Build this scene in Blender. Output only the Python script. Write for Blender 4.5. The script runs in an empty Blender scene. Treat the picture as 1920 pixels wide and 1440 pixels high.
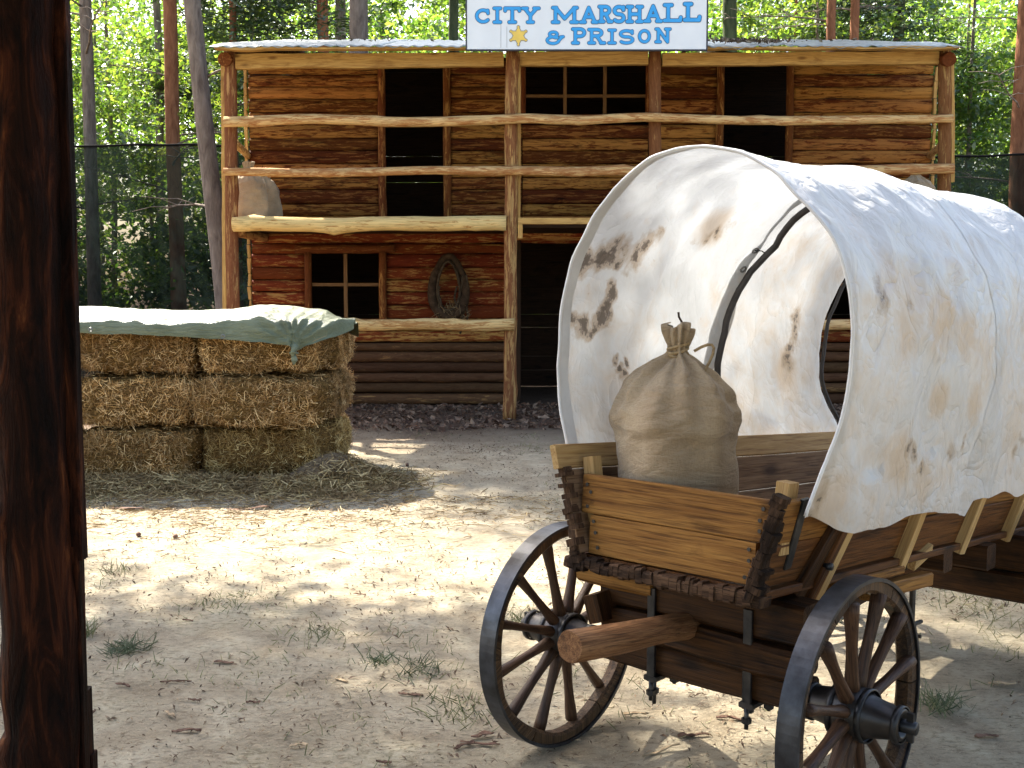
import bpy, math, random
import numpy as np
from mathutils import Vector, Matrix, noise as mnoise
random.seed(7); RNG = np.random.default_rng(7)
S = bpy.context.scene
COL = S.collection

# ---------------------------------------------------------------- camera, sky, sun, exposure
CAM_H = 1.65
PITCH = math.atan(185/2100)
cam = bpy.data.objects.new('camera', bpy.data.cameras.new('camera')); COL.objects.link(cam)
cam.location = (0, 0, CAM_H); cam.rotation_euler = (math.pi/2-PITCH, 0, 0)
cam.data.sensor_width = 36; cam.data.lens = 2100/1920*36
cam.data.clip_start = .05; cam.data.clip_end = 600
S.camera = cam
SUN_EL = math.radians(47)
SUN_DIR = Vector((-.6*math.cos(SUN_EL), .8*math.cos(SUN_EL), math.sin(SUN_EL)))   # towards the sun
w = bpy.data.worlds.new('World'); S.world = w; w.use_nodes = True
nt = w.node_tree; nt.nodes.clear()
sk = nt.nodes.new('ShaderNodeTexSky'); sk.sky_type = 'NISHITA'; sk.sun_disc = False
sk.sun_elevation = SUN_EL; sk.sun_rotation = math.atan2(SUN_DIR.x, SUN_DIR.y)
sk.air_density = 1.0; sk.dust_density = 3.5; sk.ozone_density = .5
bg = nt.nodes.new('ShaderNodeBackground'); bg.inputs['Strength'].default_value = .112
ow = nt.nodes.new('ShaderNodeOutputWorld')
nt.links.new(sk.outputs[0], bg.inputs[0]); nt.links.new(bg.outputs[0], ow.inputs[0])
sl = bpy.data.lights.new('sun', 'SUN'); sl.energy = 5.0; sl.angle = math.radians(.53); sl.color = (1, .93, .82)
so = bpy.data.objects.new('sun', sl); COL.objects.link(so)
so.rotation_euler = SUN_DIR.to_track_quat('Z', 'Y').to_euler()
S.view_settings.view_transform = 'Standard'; S.view_settings.look = 'None'
S.view_settings.exposure = 2.28; S.view_settings.gamma = 1
S.view_settings.use_curve_mapping = False
S.render.engine = 'CYCLES'

# ---------------------------------------------------------------- helpers
WM = {}                                         # world matrix of each object as built
def link(o, parent=None, M=None):
    COL.objects.link(o)
    M = M if M is not None else Matrix.Identity(4)
    WM[o.name] = M.copy()
    if parent is not None:
        o.parent = parent; o.matrix_basis = WM[parent.name].inverted() @ M
    else:
        o.matrix_basis = M
    return o
def tag(o, label=None, cat=None, group=None, kind=None):
    if label: o['label'] = label
    if cat: o['category'] = cat
    if group: o['group'] = group
    if kind: o['kind'] = kind
    return o
def T(x, y=0, z=0): return Matrix.Translation((x, y, z))
def empty(name, M, label, cat, group=None):
    o = bpy.data.objects.new(name, None); o.empty_display_size = .2
    link(o, None, M); return tag(o, label, cat, group)
def mesh_np(name, V, F, mats=(), smooth=False, mi=None):
    """V: (n,3); F: (m,k) array or list of lists"""
    me = bpy.data.meshes.new(name)
    V = np.asarray(V, dtype=np.float32)
    if isinstance(F, np.ndarray):
        m, k = F.shape
        me.vertices.add(len(V)); me.vertices.foreach_set('co', V.ravel())
        me.loops.add(m*k); me.loops.foreach_set('vertex_index', F.astype(np.int32).ravel())
        me.polygons.add(m); me.polygons.foreach_set('loop_start', np.arange(0, m*k, k, dtype=np.int32))
        try: me.polygons.foreach_set('loop_total', np.full(m, k, dtype=np.int32))
        except Exception: pass
        me.update(calc_edges=True)
    else:
        me.from_pydata([tuple(v) for v in V.tolist()], [], F); me.update()
    for x in mats: me.materials.append(x)
    if mi is not None: me.polygons.foreach_set('material_index', np.asarray(mi, dtype=np.int32))
    me.polygons.foreach_set('use_smooth', np.full(len(me.polygons), bool(smooth)))
    return me
def obj(name, me, parent=None, M=None):
    return link(bpy.data.objects.new(name, me), parent, M)
class MB:                                       # collects several shapes of ONE part
    def __init__(s): s.v = []; s.f = []
    def add(s, V, F, M=None):
        b = len(s.v)
        for p in V:
            p = Vector(p)
            s.v.append(tuple(M @ p if M is not None else p))
        s.f += [[i+b for i in f] for f in F]
    def mesh(s, name, mat, smooth=False): return mesh_np(name, np.array(s.v), s.f, (mat,), smooth)
def frame(A, B, up=(0, 0, 1)):
    """matrix with origin at the middle of AB, local X along AB, local Z near up"""
    A = Vector(A); B = Vector(B); x = (B-A).normalized(); up = Vector(up)
    y = up.cross(x)
    if y.length < 1e-4: y = Vector((0, 1, 0)).cross(x)
    y.normalize(); z = x.cross(y)
    M = Matrix((x, y, z)).transposed().to_4x4(); M.translation = (A+B)/2
    return M
def smooth_noise(t, seed, k=1.0):
    return mnoise.noise(Vector((t*k, seed*7.31, seed*1.7)))
def board_geo(L, W, H, seed=0, wob=.0, bev=.003, n=None, endj=0.0):
    """board: X length L, Y thickness W, Z height H; wobbly long edges, small chamfers"""
    n = n or max(2, int(L/.14)+1)
    V = []; F = []
    b = min(bev, W*.3, H*.3)
    for i in range(n):
        x = -L/2+L*i/(n-1)
        if i in (0, n-1): x += endj*smooth_noise(1, seed+i)
        zt = H/2+wob*smooth_noise(x, seed, 3); zb = -H/2+wob*smooth_noise(x, seed+3, 3)
        y0 = -W/2+wob*.4*smooth_noise(x, seed+5, 2); y1 = W/2
        V += [(x, y0, zb+b), (x, y0+b, zb), (x, y1-b, zb), (x, y1, zb+b), (x, y1, zt-b), (x, y1-b, zt), (x, y0+b, zt), (x, y0, zt-b)]
    for i in range(n-1):
        for k in range(8):
            a = i*8+k; c = i*8+(k+1) % 8
            F.append([a, c, c+8, a+8])
    F.append(list(range(7, -1, -1))); F.append([(n-1)*8+k for k in range(8)])
    # orientation: outward
    F = [f[::-1] for f in F]
    return V, F
_seed = [1]
def nseed(): _seed[0] += 1; return _seed[0]
def board(parent, name, A, B, thick, height, mat, up=(0, 0, 1), wob=.0, bev=.003, endj=0.0, n=None):
    A = Vector(A); B = Vector(B); s = nseed()
    V, F = board_geo((B-A).length, thick, height, s, wob, bev, n, endj)
    return obj(name, mesh_np(name, np.array(V), F, (mat,)), parent, frame(A, B, up))
def slab_geo(L, H, seed, bulge=.02, wob=.012, D=.05):
    """sawn slab with bark edge: flat back at y=+D/2, bulging front at -y"""
    n = max(3, int(L/.09)+1); V = []; F = []
    prof = [(0, .5), (0, .15), (.12, -.35), (.5, -.5), (.86, -.38), (1, .1), (1, .5)]
    K = len(prof)
    for i in range(n):
        x = -L/2+L*i/(n-1)
        zb = -H/2+wob*smooth_noise(x, seed, 2.5); zt = H/2+wob*.5*smooth_noise(x, seed+9, 2.5)
        for k, (a, d) in enumerate(prof):
            dd = 0 if k in (0, K-1) else .006*smooth_noise(x*3+k, seed+k, 1.7)
            y = d*D if d > 0 else d*D*(bulge/.02)
            V.append((x, y+dd, zb+(zt-zb)*a))
    for i in range(n-1):
        for k in range(K-1):
            a = i*K+k; F.append([a, a+K, a+K+1, a+1])
        a = i*K; F.append([a, a+K-1, a+K-1+K, a+K])
    F.append([k for k in range(K)]); F.append([(n-1)*K+k for k in range(K-1, -1, -1)])
    return V, F
def slab(parent, x0, x1, z0, z1, y, mat, bulge=.02, name='plank', wob=.012, D=.05):
    V, F = slab_geo(x1-x0, z1-z0, nseed(), bulge, wob, D)
    return obj(name, mesh_np(name, np.array(V), F, (mat,), True), parent, T((x0+x1)/2, y, (z0+z1)/2))
def tube_geo(pts, rad, ring=10, seed=0, rough=.0, cap=True, knots=0):
    """tube along points with radii; frames by parallel transport"""
    pts = [Vector(p) for p in pts]; n = len(pts)
    V = []; F = []
    tan = [(pts[min(i+1, n-1)]-pts[max(i-1, 0)]).normalized() for i in range(n)]
    ref = Vector((0, 0, 1)) if abs(tan[0].z) < .9 else Vector((0, 1, 0))
    nx = tan[0].cross(ref).normalized()
    kn = [(random.Random(seed*31+j).uniform(0, n-1), random.Random(seed*37+j).uniform(0, 6.28)) for j in range(knots)]
    for i in range(n):
        nx = (nx-tan[i]*nx.dot(tan[i])).normalized(); ny = tan[i].cross(nx)
        for k in range(ring):
            a = 2*math.pi*k/ring; r = rad[i] if hasattr(rad, '__len__') else rad
            if rough: r *= 1+rough*mnoise.noise(Vector((math.cos(a)*1.3+seed*3.1, math.sin(a)*1.3, i*.35)))
            for (ki, ka) in kn:
                da = (a-ka+math.pi) % (2*math.pi)-math.pi
                r += (rad[i] if hasattr(rad, '__len__') else rad)*.38*math.exp(-((i-ki)/.7)**2-(da/.8)**2)
            V.append(pts[i]+nx*(r*math.cos(a))+ny*(r*math.sin(a)))
    for i in range(n-1):
        for k in range(ring):
            a = i*ring+k; b = i*ring+(k+1) % ring
            F.append([a, b, b+ring, a+ring])
    if cap:
        F.append(list(range(ring-1, -1, -1))); F.append([(n-1)*ring+k for k in range(ring)])
    return [tuple(v) for v in V], F
def log(parent, name, A, B, r0, r1, mat, bend=.01, rough=.12, knots=0, ring=12, seg=None, flat=None):
    A = Vector(A); B = Vector(B); L = (B-A).length; s = nseed(); n = seg or max(4, int(L/.12)+1)
    pts = []; rad = []
    for i in range(n):
        t = i/(n-1); x = -L/2+L*t
        pts.append((x, bend*smooth_noise(x, s, 1.1), bend*smooth_noise(x, s+2, 1.1)))
        rad.append(r0+(r1-r0)*t)
    V, F = tube_geo(pts, rad, ring, s, rough, True, knots)
    if flat: V = [(x, max(y, -flat) if y < 0 else min(y, flat), z) for x, y, z in V]
    me = mesh_np(name, np.array(V), F, (mat,), True)
    for p in me.polygons[-2:]: p.use_smooth = False
    return obj(name, me, parent, frame(A, B))
def box_geo(sx, sy, sz, c=(0, 0, 0)):
    V = [(c[0]+a*sx/2, c[1]+b*sy/2, c[2]+d*sz/2) for a in (-1, 1) for b in (-1, 1) for d in (-1, 1)]
    F = [[0, 1, 3, 2], [4, 6, 7, 5], [0, 4, 5, 1], [2, 3, 7, 6], [0, 2, 6, 4], [1, 5, 7, 3]]
    return V, F
def copy_tree(o, parent, M):
    c = o.copy(); link(c, parent, M)
    for ch in list(o.children): copy_tree(ch, c, M @ ch.matrix_basis)
    return c

# ---------------------------------------------------------------- materials
def new_mat(name):
    m = bpy.data.materials.new(name); m.use_nodes = True; nt = m.node_tree
    b = nt.nodes['Principled BSDF']; return m, nt, b
def N(nt, t, **k):
    n = nt.nodes.new(t)
    for a, v in k.items():
        if a in ('operation', 'blend_type', 'data_type', 'feature', 'interpolation', 'noise_dimensions', 'clamp_result', 'invert', 'vector_type', 'wave_type', 'bands_direction'): setattr(n, a, v)
        else: n.inputs[a.replace('_', ' ')].default_value = v
    return n
def ramp(nt, stops, fac=None, interp='LINEAR'):
    r = nt.nodes.new('ShaderNodeValToRGB'); r.color_ramp.interpolation = interp
    e = r.color_ramp.elements
    while len(e) < len(stops): e.new(.5)
    for i, (p, c) in enumerate(stops):
        e[i].position = p; e[i].color = (*c, 1) if len(c) == 3 else c
    if fac is not None: nt.links.new(fac, r.inputs[0])
    return r
def mixc(nt, fac, a, b, mode='MIX'):
    m = nt.nodes.new('ShaderNodeMix'); m.data_type = 'RGBA'; m.blend_type = mode
    for sock, v in ((m.inputs[0], fac), (m.inputs[6], a), (m.inputs[7], b)):
        if hasattr(v, 'default_value'): nt.links.new(v, sock)
        else: sock.default_value = (*v, 1) if isinstance(v, tuple) and len(v) == 3 else v
    return m.outputs[2]
def math_(nt, op, a, b=None, clamp=False):
    m = nt.nodes.new('ShaderNodeMath'); m.operation = op; m.use_clamp = clamp
    for i, v in enumerate((a, b)):
        if v is None: continue
        if hasattr(v, 'default_value'): nt.links.new(v, m.inputs[i])
        else: m.inputs[i].default_value = v
    return m.outputs[0]
def obj_coords(nt, scale, rnd=True, world=False):
    """object (or world) coordinates, shifted by a per-object random, scaled"""
    tc = nt.nodes.new('ShaderNodeTexCoord'); src = tc.outputs['Object']
    if world:
        g = nt.nodes.new('ShaderNodeNewGeometry'); src = g.outputs['Position']
    if rnd:
        oi = nt.nodes.new('ShaderNodeObjectInfo')
        mu = nt.nodes.new('ShaderNodeVectorMath'); mu.operation = 'SCALE'
        cb = nt.nodes.new('ShaderNodeCombineXYZ')
        for i, k in enumerate((37., 91., 53.)): nt.links.new(math_(nt, 'MULTIPLY', oi.outputs['Random'], k), cb.inputs[i])
        ad = nt.nodes.new('ShaderNodeVectorMath'); ad.operation = 'ADD'
        nt.links.new(src, ad.inputs[0]); nt.links.new(cb.outputs[0], ad.inputs[1]); src = ad.outputs[0]
    mp = nt.nodes.new('ShaderNodeMapping'); mp.inputs['Scale'].default_value = scale
    nt.links.new(src, mp.inputs[0]); return mp.outputs[0]
def noise(nt, vec, scale=1., detail=4., rough=.55, dist=0.):
    n = nt.nodes.new('ShaderNodeTexNoise'); n.inputs['Scale'].default_value = scale
    n.inputs['Detail'].default_value = detail; n.inputs['Roughness'].default_value = rough
    n.inputs['Distortion'].default_value = dist; nt.links.new(vec, n.inputs['Vector']); return n.outputs['Fac']
def bump(nt, b, h, strength=.5, dist=.01):
    n = nt.nodes.new('ShaderNodeBump'); n.inputs['Strength'].default_value = strength; n.inputs['Distance'].default_value = dist
    nt.links.new(h, n.inputs['Height']); nt.links.new(n.outputs[0], b.inputs['Normal'])
def hue_rand(nt, col, vlo=.75, vhi=1.2, hv=.0):
    oi = nt.nodes.new('ShaderNodeObjectInfo'); h = nt.nodes.new('ShaderNodeHueSaturation')
    mr = nt.nodes.new('ShaderNodeMapRange'); mr.inputs['To Min'].default_value = vlo; mr.inputs['To Max'].default_value = vhi
    nt.links.new(oi.outputs['Random'], mr.inputs[0]); nt.links.new(mr.outputs[0], h.inputs['Value'])
    if hv:
        fr = math_(nt, 'FRACT', math_(nt, 'MULTIPLY', oi.outputs['Random'], 17.3))
        m2 = nt.nodes.new('ShaderNodeMapRange'); m2.inputs['To Min'].default_value = .5-hv; m2.inputs['To Max'].default_value = .5+hv
        nt.links.new(fr, m2.inputs[0]); nt.links.new(m2.outputs[0], h.inputs['Hue'])
    nt.links.new(col, h.inputs['Color']); return h.outputs[0]

def bark_slab_mat(name, bark, bark2, wood, stain, peel=.52, stainy=.55, vlo=.7, vhi=1.25, grey=None, K=1.):
    """sawn slab: bark with peeled ochre streaks and dark stains, all running along local X"""
    m, nt, b = new_mat(name)
    bark, bark2, wood, stain = [tuple(v*K for v in c) for c in (bark, bark2, wood, stain)]
    if grey: grey = tuple(v*K for v in grey)
    big = noise(nt, obj_coords(nt, (1.5, 9, 13)), 1.7, 8, .70, .9)
    fine = noise(nt, obj_coords(nt, (3, 50, 60)), 1, 4, .6)
    mid = noise(nt, obj_coords(nt, (6, 26, 38)), 1, 5, .68, .6)
    c = ramp(nt, [(.3, bark), (.7, bark2)], mid).outputs[0]
    oi = nt.nodes.new('ShaderNodeObjectInfo')
    off = math_(nt, 'MULTIPLY', math_(nt, 'SUBTRACT', oi.outputs['Random'], .5), .16)
    pf = ramp(nt, [(peel-.02, (0, 0, 0)), (peel+.06, (1, 1, 1))], math_(nt, 'ADD', math_(nt, 'ADD', big, math_(nt, 'MULTIPLY', math_(nt, 'SUBTRACT', mid, .5), .5)), off)).outputs[0]
    wc = ramp(nt, [(.3, tuple(x*.6 for x in wood)), (.62, wood)], fine).outputs[0]
    c = mixc(nt, pf, c, wc)
    st = noise(nt, obj_coords(nt, (2.2, 11, 17)), 1.1, 5, .65, .5)
    fs = noise(nt, obj_coords(nt, (5, 40, 55)), 1.3, 4, .65, .6)
    st = math_(nt, 'ADD', math_(nt, 'MULTIPLY', st, .72), math_(nt, 'MULTIPLY', fs, .28))
    sf = ramp(nt, [(stainy, (0, 0, 0)), (stainy+.12, (.85, .85, .85))], st).outputs[0]
    c = mixc(nt, sf, c, stain)
    if grey:
        gf = ramp(nt, [(.86, (0, 0, 0)), (.87, (.75, .75, .75))], math_(nt, 'FRACT', math_(nt, 'MULTIPLY', oi.outputs['Random'], 7.7)), 'CONSTANT').outputs[0]
        c = mixc(nt, gf, c, mixc(nt, mid, grey, tuple(x*.45 for x in grey)))
    c = hue_rand(nt, c, vlo, vhi, .008)
    nt.links.new(c, b.inputs['Base Color']); b.inputs['Roughness'].default_value = .78
    b.inputs['Specular IOR Level'].default_value = .08
    hh = math_(nt, 'ADD', math_(nt, 'MULTIPLY', pf, -.5), math_(nt, 'ADD', fine, math_(nt, 'MULTIPLY', mid, .8)))
    bump(nt, b, hh, .7, .006)
    return m
def wood_mat(name, lo, hi, dark, gs=1., crack=.6, knots=True, rough=.65, vlo=.85, vhi=1.12, spec=.3, stain=.62, K=1., ends=False):
    m, nt, b = new_mat(name)
    lo, hi, dark = [tuple(v*K for v in c) for c in (lo, hi, dark)]
    v = obj_coords(nt, (1.3*gs, 22*gs, 22*gs))
    g = noise(nt, v, 1.4, 5, .6, 1.2)
    f = noise(nt, obj_coords(nt, (5*gs, 150*gs, 150*gs)), 1, 3, .6)
    c = ramp(nt, [(.32, lo), (.66, hi)], g).outputs[0]
    c = mixc(nt, ramp(nt, [(.30, (.8, .8, .8)), (.52, (0, 0, 0))], f).outputs[0], c, dark)
    st = noise(nt, obj_coords(nt, (2.2*gs, 5*gs, 5*gs)), 1.2, 5, .6, .3)
    c = mixc(nt, ramp(nt, [(stain-.04, (0, 0, 0)), (stain+.10, (.85, .85, .85))], st).outputs[0], c, dark)
    hgt = math_(nt, 'ADD', f, math_(nt, 'MULTIPLY', g, .6))
    if knots:
        vo = nt.nodes.new('ShaderNodeTexVoronoi'); vo.inputs['Scale'].default_value = 1
        nt.links.new(obj_coords(nt, (2.2*gs, 6*gs, 6*gs)), vo.inputs['Vector'])
        kf = ramp(nt, [(.06, (1, 1, 1)), (.17, (0, 0, 0))], vo.outputs['Distance']).outputs[0]
        c = mixc(nt, math_(nt, 'MULTIPLY', kf, .8), c, tuple(x*.8 for x in dark))
    c = hue_rand(nt, c, vlo, vhi)
    if ends:
        tce = nt.nodes.new('ShaderNodeTexCoord'); spe = nt.nodes.new('ShaderNodeSeparateXYZ'); nt.links.new(tce.outputs['Object'], spe.inputs[0])
        ax = math_(nt, 'ABSOLUTE', spe.outputs[0]); en = noise(nt, obj_coords(nt, (14, 60, 60)), 1, 4, .7, .5)
        ef = ramp(nt, [(.56, (0, 0, 0)), (.72, (.85, .85, .85))], math_(nt, 'ADD', math_(nt, 'MULTIPLY', en, .55), math_(nt, 'MULTIPLY', math_(nt, 'SUBTRACT', ax, .20), 2.6))).outputs[0]
        c = mixc(nt, ef, c, tuple(x*.7 for x in dark))
    nt.links.new(c, b.inputs['Base Color']); b.inputs['Roughness'].default_value = rough
    b.inputs['Specular IOR Level'].default_value = spec*.45
    bump(nt, b, hgt, crack, .004)
    return m
def plain(name, col, rough=.7, metal=0., var=.25, scale=20., bmp=.2, spec=.4, col2=None, rnd=True, vv=(.85, 1.15)):
    m, nt, b = new_mat(name)
    n = noise(nt, obj_coords(nt, (1, 1, 1), rnd), scale, 5, .6)
    c = ramp(nt, [(.3, tuple(x*(1-var) for x in col)), (.7, col2 or tuple(min(1, x*(1+var)) for x in col))], n).outputs[0]
    c = hue_rand(nt, c, *vv)
    nt.links.new(c, b.inputs['Base Color']); b.inputs['Roughness'].default_value = rough
    b.inputs['Metallic'].default_value = metal; b.inputs['Specular IOR Level'].default_value = spec
    if bmp: bump(nt, b, n, bmp, .004)
    return m
M = {}
M['slab_up'] = bark_slab_mat('bark_slab_brown', (.125, .030, .008), (.215, .062, .014), (.52, .225, .055), (.022, .009, .004), .475, .53, K=0.655)
M['slab_lo'] = bark_slab_mat('bark_slab_red', (.16, .028, .010), (.30, .060, .018), (.60, .31, .09), (.035, .012, .006), .530, .60, grey=(.30, .22, .135), K=0.670)
M['log_grey'] = bark_slab_mat('bark_log_grey', (.10, .043, .019), (.19, .10, .048), (.44, .24, .09), (.035, .020, .013), .64, .62, K=0.660)
M['post'] = bark_slab_mat('post_wood', (.21, .075, .028), (.36, .155, .062), (.66, .38, .14), (.05, .022, .010), .54, .60, .85, 1.1, K=0.660)
M['frame'] = bark_slab_mat('frame_wood', (.14, .042, .012), (.24, .078, .022), (.56, .27, .075), (.05, .017, .007), .55, .62, .85, 1.15, K=0.690)
M['rail'] = bark_slab_mat('peeled_rail', (.34, .145, .045), (.60, .33, .12), (.80, .53, .22), (.16, .065, .022), .46, .63, .9, 1.08, K=0.858)
M['beam'] = wood_mat('sawn_beam', (.50, .27, .075), (.72, .44, .14), (.25, .11, .03), 1, .3, True, K=0.767)
M['muntin'] = wood_mat('muntin_wood', (.24, .12, .045), (.34, .18, .07), (.12, .06, .02), 1, .3, False, K=0.6)
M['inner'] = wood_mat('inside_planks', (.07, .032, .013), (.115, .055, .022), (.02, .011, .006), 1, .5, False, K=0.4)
M['wag_old'] = wood_mat('wagon_old_plank', (.24, .098, .022), (.47, .225, .055), (.05, .018, .006), 1., .7, True, .6, .85, 1.15, .3, .66, K=0.682)
M['wag_gate'] = wood_mat('tailgate_plank', (.24, .098, .022), (.47, .225, .055), (.05, .018, .006), 1., .8, True, .6, .9, 1.1, .3, .64, K=.70, ends=True)
M['wag_low'] = wood_mat('wagon_low_plank', (.12, .042, .011), (.25, .10, .026), (.022, .009, .004), 1., .7, True, .55, .85, 1.1, .35, .6, K=0.595)  # darker copy of wagon_old_plank: shade on the low near plank put into colour
M['wag_new'] = wood_mat('wagon_new_batten', (.52, .31, .11), (.72, .48, .21), (.30, .15, .05), 1., .3, True, .6, .92, 1.08, .3, .7, K=0.7)
M['wag_in'] = wood_mat('wagon_inner_plank', (.30, .165, .08), (.52, .32, .175), (.09, .04, .02), .8, .6, True, .7, .8, 1.2, .25, .64, K=0.6)
M['wag_dark'] = wood_mat('wagon_dark_timber', (.06, .024, .008), (.16, .066, .018), (.009, .005, .003), 1., .8, True, .55, .85, 1.1, .35, .55, K=0.473)
M['wag_end'] = wood_mat('splintered_end_grain', (.06, .032, .018), (.16, .09, .05), (.012, .008, .006), 2., 1., False, .8, .8, 1.2, .2, .5, K=0.810)
M['pole'] = wood_mat('pole_wood', (.13, .055, .022), (.30, .15, .065), (.03, .014, .008), 2., .8, False, .6, .9, 1.1, .3, .62)
M['rim'] = wood_mat('wheel_wood', (.035, .019, .011), (.17, .095, .045), (.012, .009, .008), 2., .7, False, .5, .85, 1.15, .4, .55, K=0.8)
M['spoke'] = wood_mat('spoke_wood', (.05, .024, .013), (.13, .068, .036), (.014, .009, .007), 2., .5, False, .42, .75, 1.35, .45, .6, K=0.720)
M['iron'] = plain('old_iron', (.035, .037, .04), .42, .75, .5, 14., .25, .5, (.075, .07, .066))
M['tyre'] = plain('worn_iron_tyre', (.020, .018, .018), .36, .6, .4, 11., .3, .5, (.07, .075, .085))
M['hub'] = plain('greased_hub', (.014, .012, .011), .36, .2, .5, 18., .3, .5, (.045, .035, .028))
M['rod'] = plain('dark_bent_rod', (.05, .045, .042), .6, .0, .3, 20., .2, .3)
M['dirt_end'] = plain('end_wood', (.42, .28, .13), .8)
M['rope'] = plain('twine', (.36, .26, .14), .9, 0, .4, 60, .5, .1)
M['wire'] = plain('wire', (.008, .008, .008), .9, spec=.1)
M['eyelet'] = plain('eyelet_metal', (.22, .22, .21), .4, .8, .2)
M['sign_white'] = plain('sign_white_paint', (.80, .82, .82), .55, 0, .04, 3., .05, .3, rnd=False)
M['sign_edge'] = plain('sign_dark_edge', (.05, .05, .06), .7)
M['sign_blue'] = plain('sign_blue_paint', (.045, .34, .72), .5, 0, .06, 8, .0, .3, rnd=False, vv=(.98, 1.02))
M['sign_line'] = plain('sign_outline_paint', (.055, .12, .19), .5, 0, .1, 8, .0, .3)
M['sign_gold'] = plain('sign_yellow_paint', (.72, .50, .10), .5, 0, .1, 8, .0, .3)
M['sign_gline'] = plain('sign_grey_paint', (.25, .24, .22), .5, 0, .1, 8, .0, .3)
M['collar'] = plain('old_leather', (.03, .017, .009), .8, 0, .5, 12, .6, .1, (.075, .045, .025))
M['collar2'] = plain('collar_pad', (.055, .036, .02), .9, 0, .5, 16, .6, .1, (.11, .075, .045))

def straw_mat(name, a, b_, c_, rough=.65):
    m, nt, b = new_mat(name)
    g = nt.nodes.new('ShaderNodeNewGeometry')
    r = ramp(nt, [(0, a), (.5, b_), (1, c_)], g.outputs['Random Per Island']).outputs[0]
    r = hue_rand(nt, r, .72, 1.22, .012)
    pn = noise(nt, obj_coords(nt, (1, 1, 1)), 4.5, 3)
    r = mixc(nt, ramp(nt, [(.42, (0, 0, 0)), (.62, (.65, .65, .65))], pn).outputs[0], r, tuple(v*1.1 for v in a))
    nt.links.new(r, b.inputs['Base Color']); b.inputs['Roughness'].default_value = rough
    b.inputs['Specular IOR Level'].default_value = .3
    return m
M['straw'] = straw_mat('hay_stalks', (.17, .09, .025), (.50, .30, .09), (.98, .74, .34))
M['straw_grey'] = straw_mat('old_straw', (.12, .068, .026), (.32, .205, .09), (.68, .49, .25))
M['chips'] = straw_mat('forest_litter', (.06, .032, .02), (.17, .11, .07), (.42, .33, .22), .9)
M['darklitter'] = straw_mat('bark_litter', (.05, .026, .015), (.15, .085, .05), (.32, .22, .14), .9)
M['grass'] = straw_mat('dry_grass', (.08, .10, .035), (.19, .19, .075), (.40, .35, .18))
M['grass_blue'] = straw_mat('green_tuft', (.06, .085, .04), (.12, .145, .065), (.24, .25, .13))

def hay_core():
    m, nt, b = new_mat('hay_mass')
    n = noise(nt, obj_coords(nt, (22, 22, 60)), 1, 6, .7, 1.)
    n2 = noise(nt, obj_coords(nt, (3, 3, 3)), 1, 4)
    c = ramp(nt, [(.3, (.025, .012, .004)), (.5, (.14, .075, .02)), (.7, (.34, .20, .06))], n).outputs[0]
    c = mixc(nt, ramp(nt, [(.45, (0, 0, 0)), (.7, (.5, .5, .5))], n2).outputs[0], c, (.10, .055, .022))
    nt.links.new(c, b.inputs['Base Color']); b.inputs['Roughness'].default_value = .85
    b.inputs['Specular IOR Level'].default_value = .1
    bump(nt, b, n, 1., .03); return m
M['hay'] = hay_core()

def burlap():
    m, nt, b = new_mat('burlap')
    big = noise(nt, obj_coords(nt, (1, 1, 1)), 5, 5, .6)
    wv = noise(nt, obj_coords(nt, (90, 90, 260)), 1, 2, .5); wv2 = noise(nt, obj_coords(nt, (240, 240, 60)), 1, 2, .5)
    wf = math_(nt, 'ADD', wv, wv2)
    c = ramp(nt, [(.35, (.33, .24, .145)), (.65, (.44, .335, .21))], big).outputs[0]
    c = mixc(nt, ramp(nt, [(.85, (.3, .3, .3)), (1.05, (0, 0, 0))], wf).outputs[0], c, (.22, .15, .08))
    nt.links.new(c, b.inputs['Base Color']); b.inputs['Roughness'].default_value = .95
    b.inputs['Specular IOR Level'].default_value = .1
    b.inputs['Sheen Weight'].default_value = .2
    fo = noise(nt, obj_coords(nt, (4, 4, 13)), 1.6, 4, .55, 1.2)
    bump(nt, b, math_(nt, 'ADD', math_(nt, 'MULTIPLY', wf, .12), math_(nt, 'MULTIPLY', fo, 1.6)), .5, .022); return m
M['burlap'] = burlap()

def tarp_mat():
    m, nt, b = new_mat('green_tarp')
    n = noise(nt, obj_coords(nt, (1, 1, 1)), 3, 4)
    wr = noise(nt, obj_coords(nt, (2.5, 6, 12), False), 3, 6, .65, 1.6)
    c = ramp(nt, [(.3, (.12, .14, .075)), (.7, (.19, .215, .125))], n).outputs[0]
    nt.links.new(c, b.inputs['Base Color']); b.inputs['Roughness'].default_value = .36
    b.inputs['Specular IOR Level'].default_value = .5
    bump(nt, b, wr, .8, .04); return m
M['tarp'] = tarp_mat()

def tin_mat():
    m, nt, b = new_mat('roof_sheet')
    n = noise(nt, obj_coords(nt, (1, 3, 1), False), 2.5, 5, .6)
    c = ramp(nt, [(.3, (.13, .155, .15)), (.65, (.32, .35, .33))], n).outputs[0]
    nt.links.new(c, b.inputs['Base Color']); b.inputs['Roughness'].default_value = .4
    b.inputs['Metallic'].default_value = .2; bump(nt, b, n, .3, .01); return m
M['tin'] = tin_mat()

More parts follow.
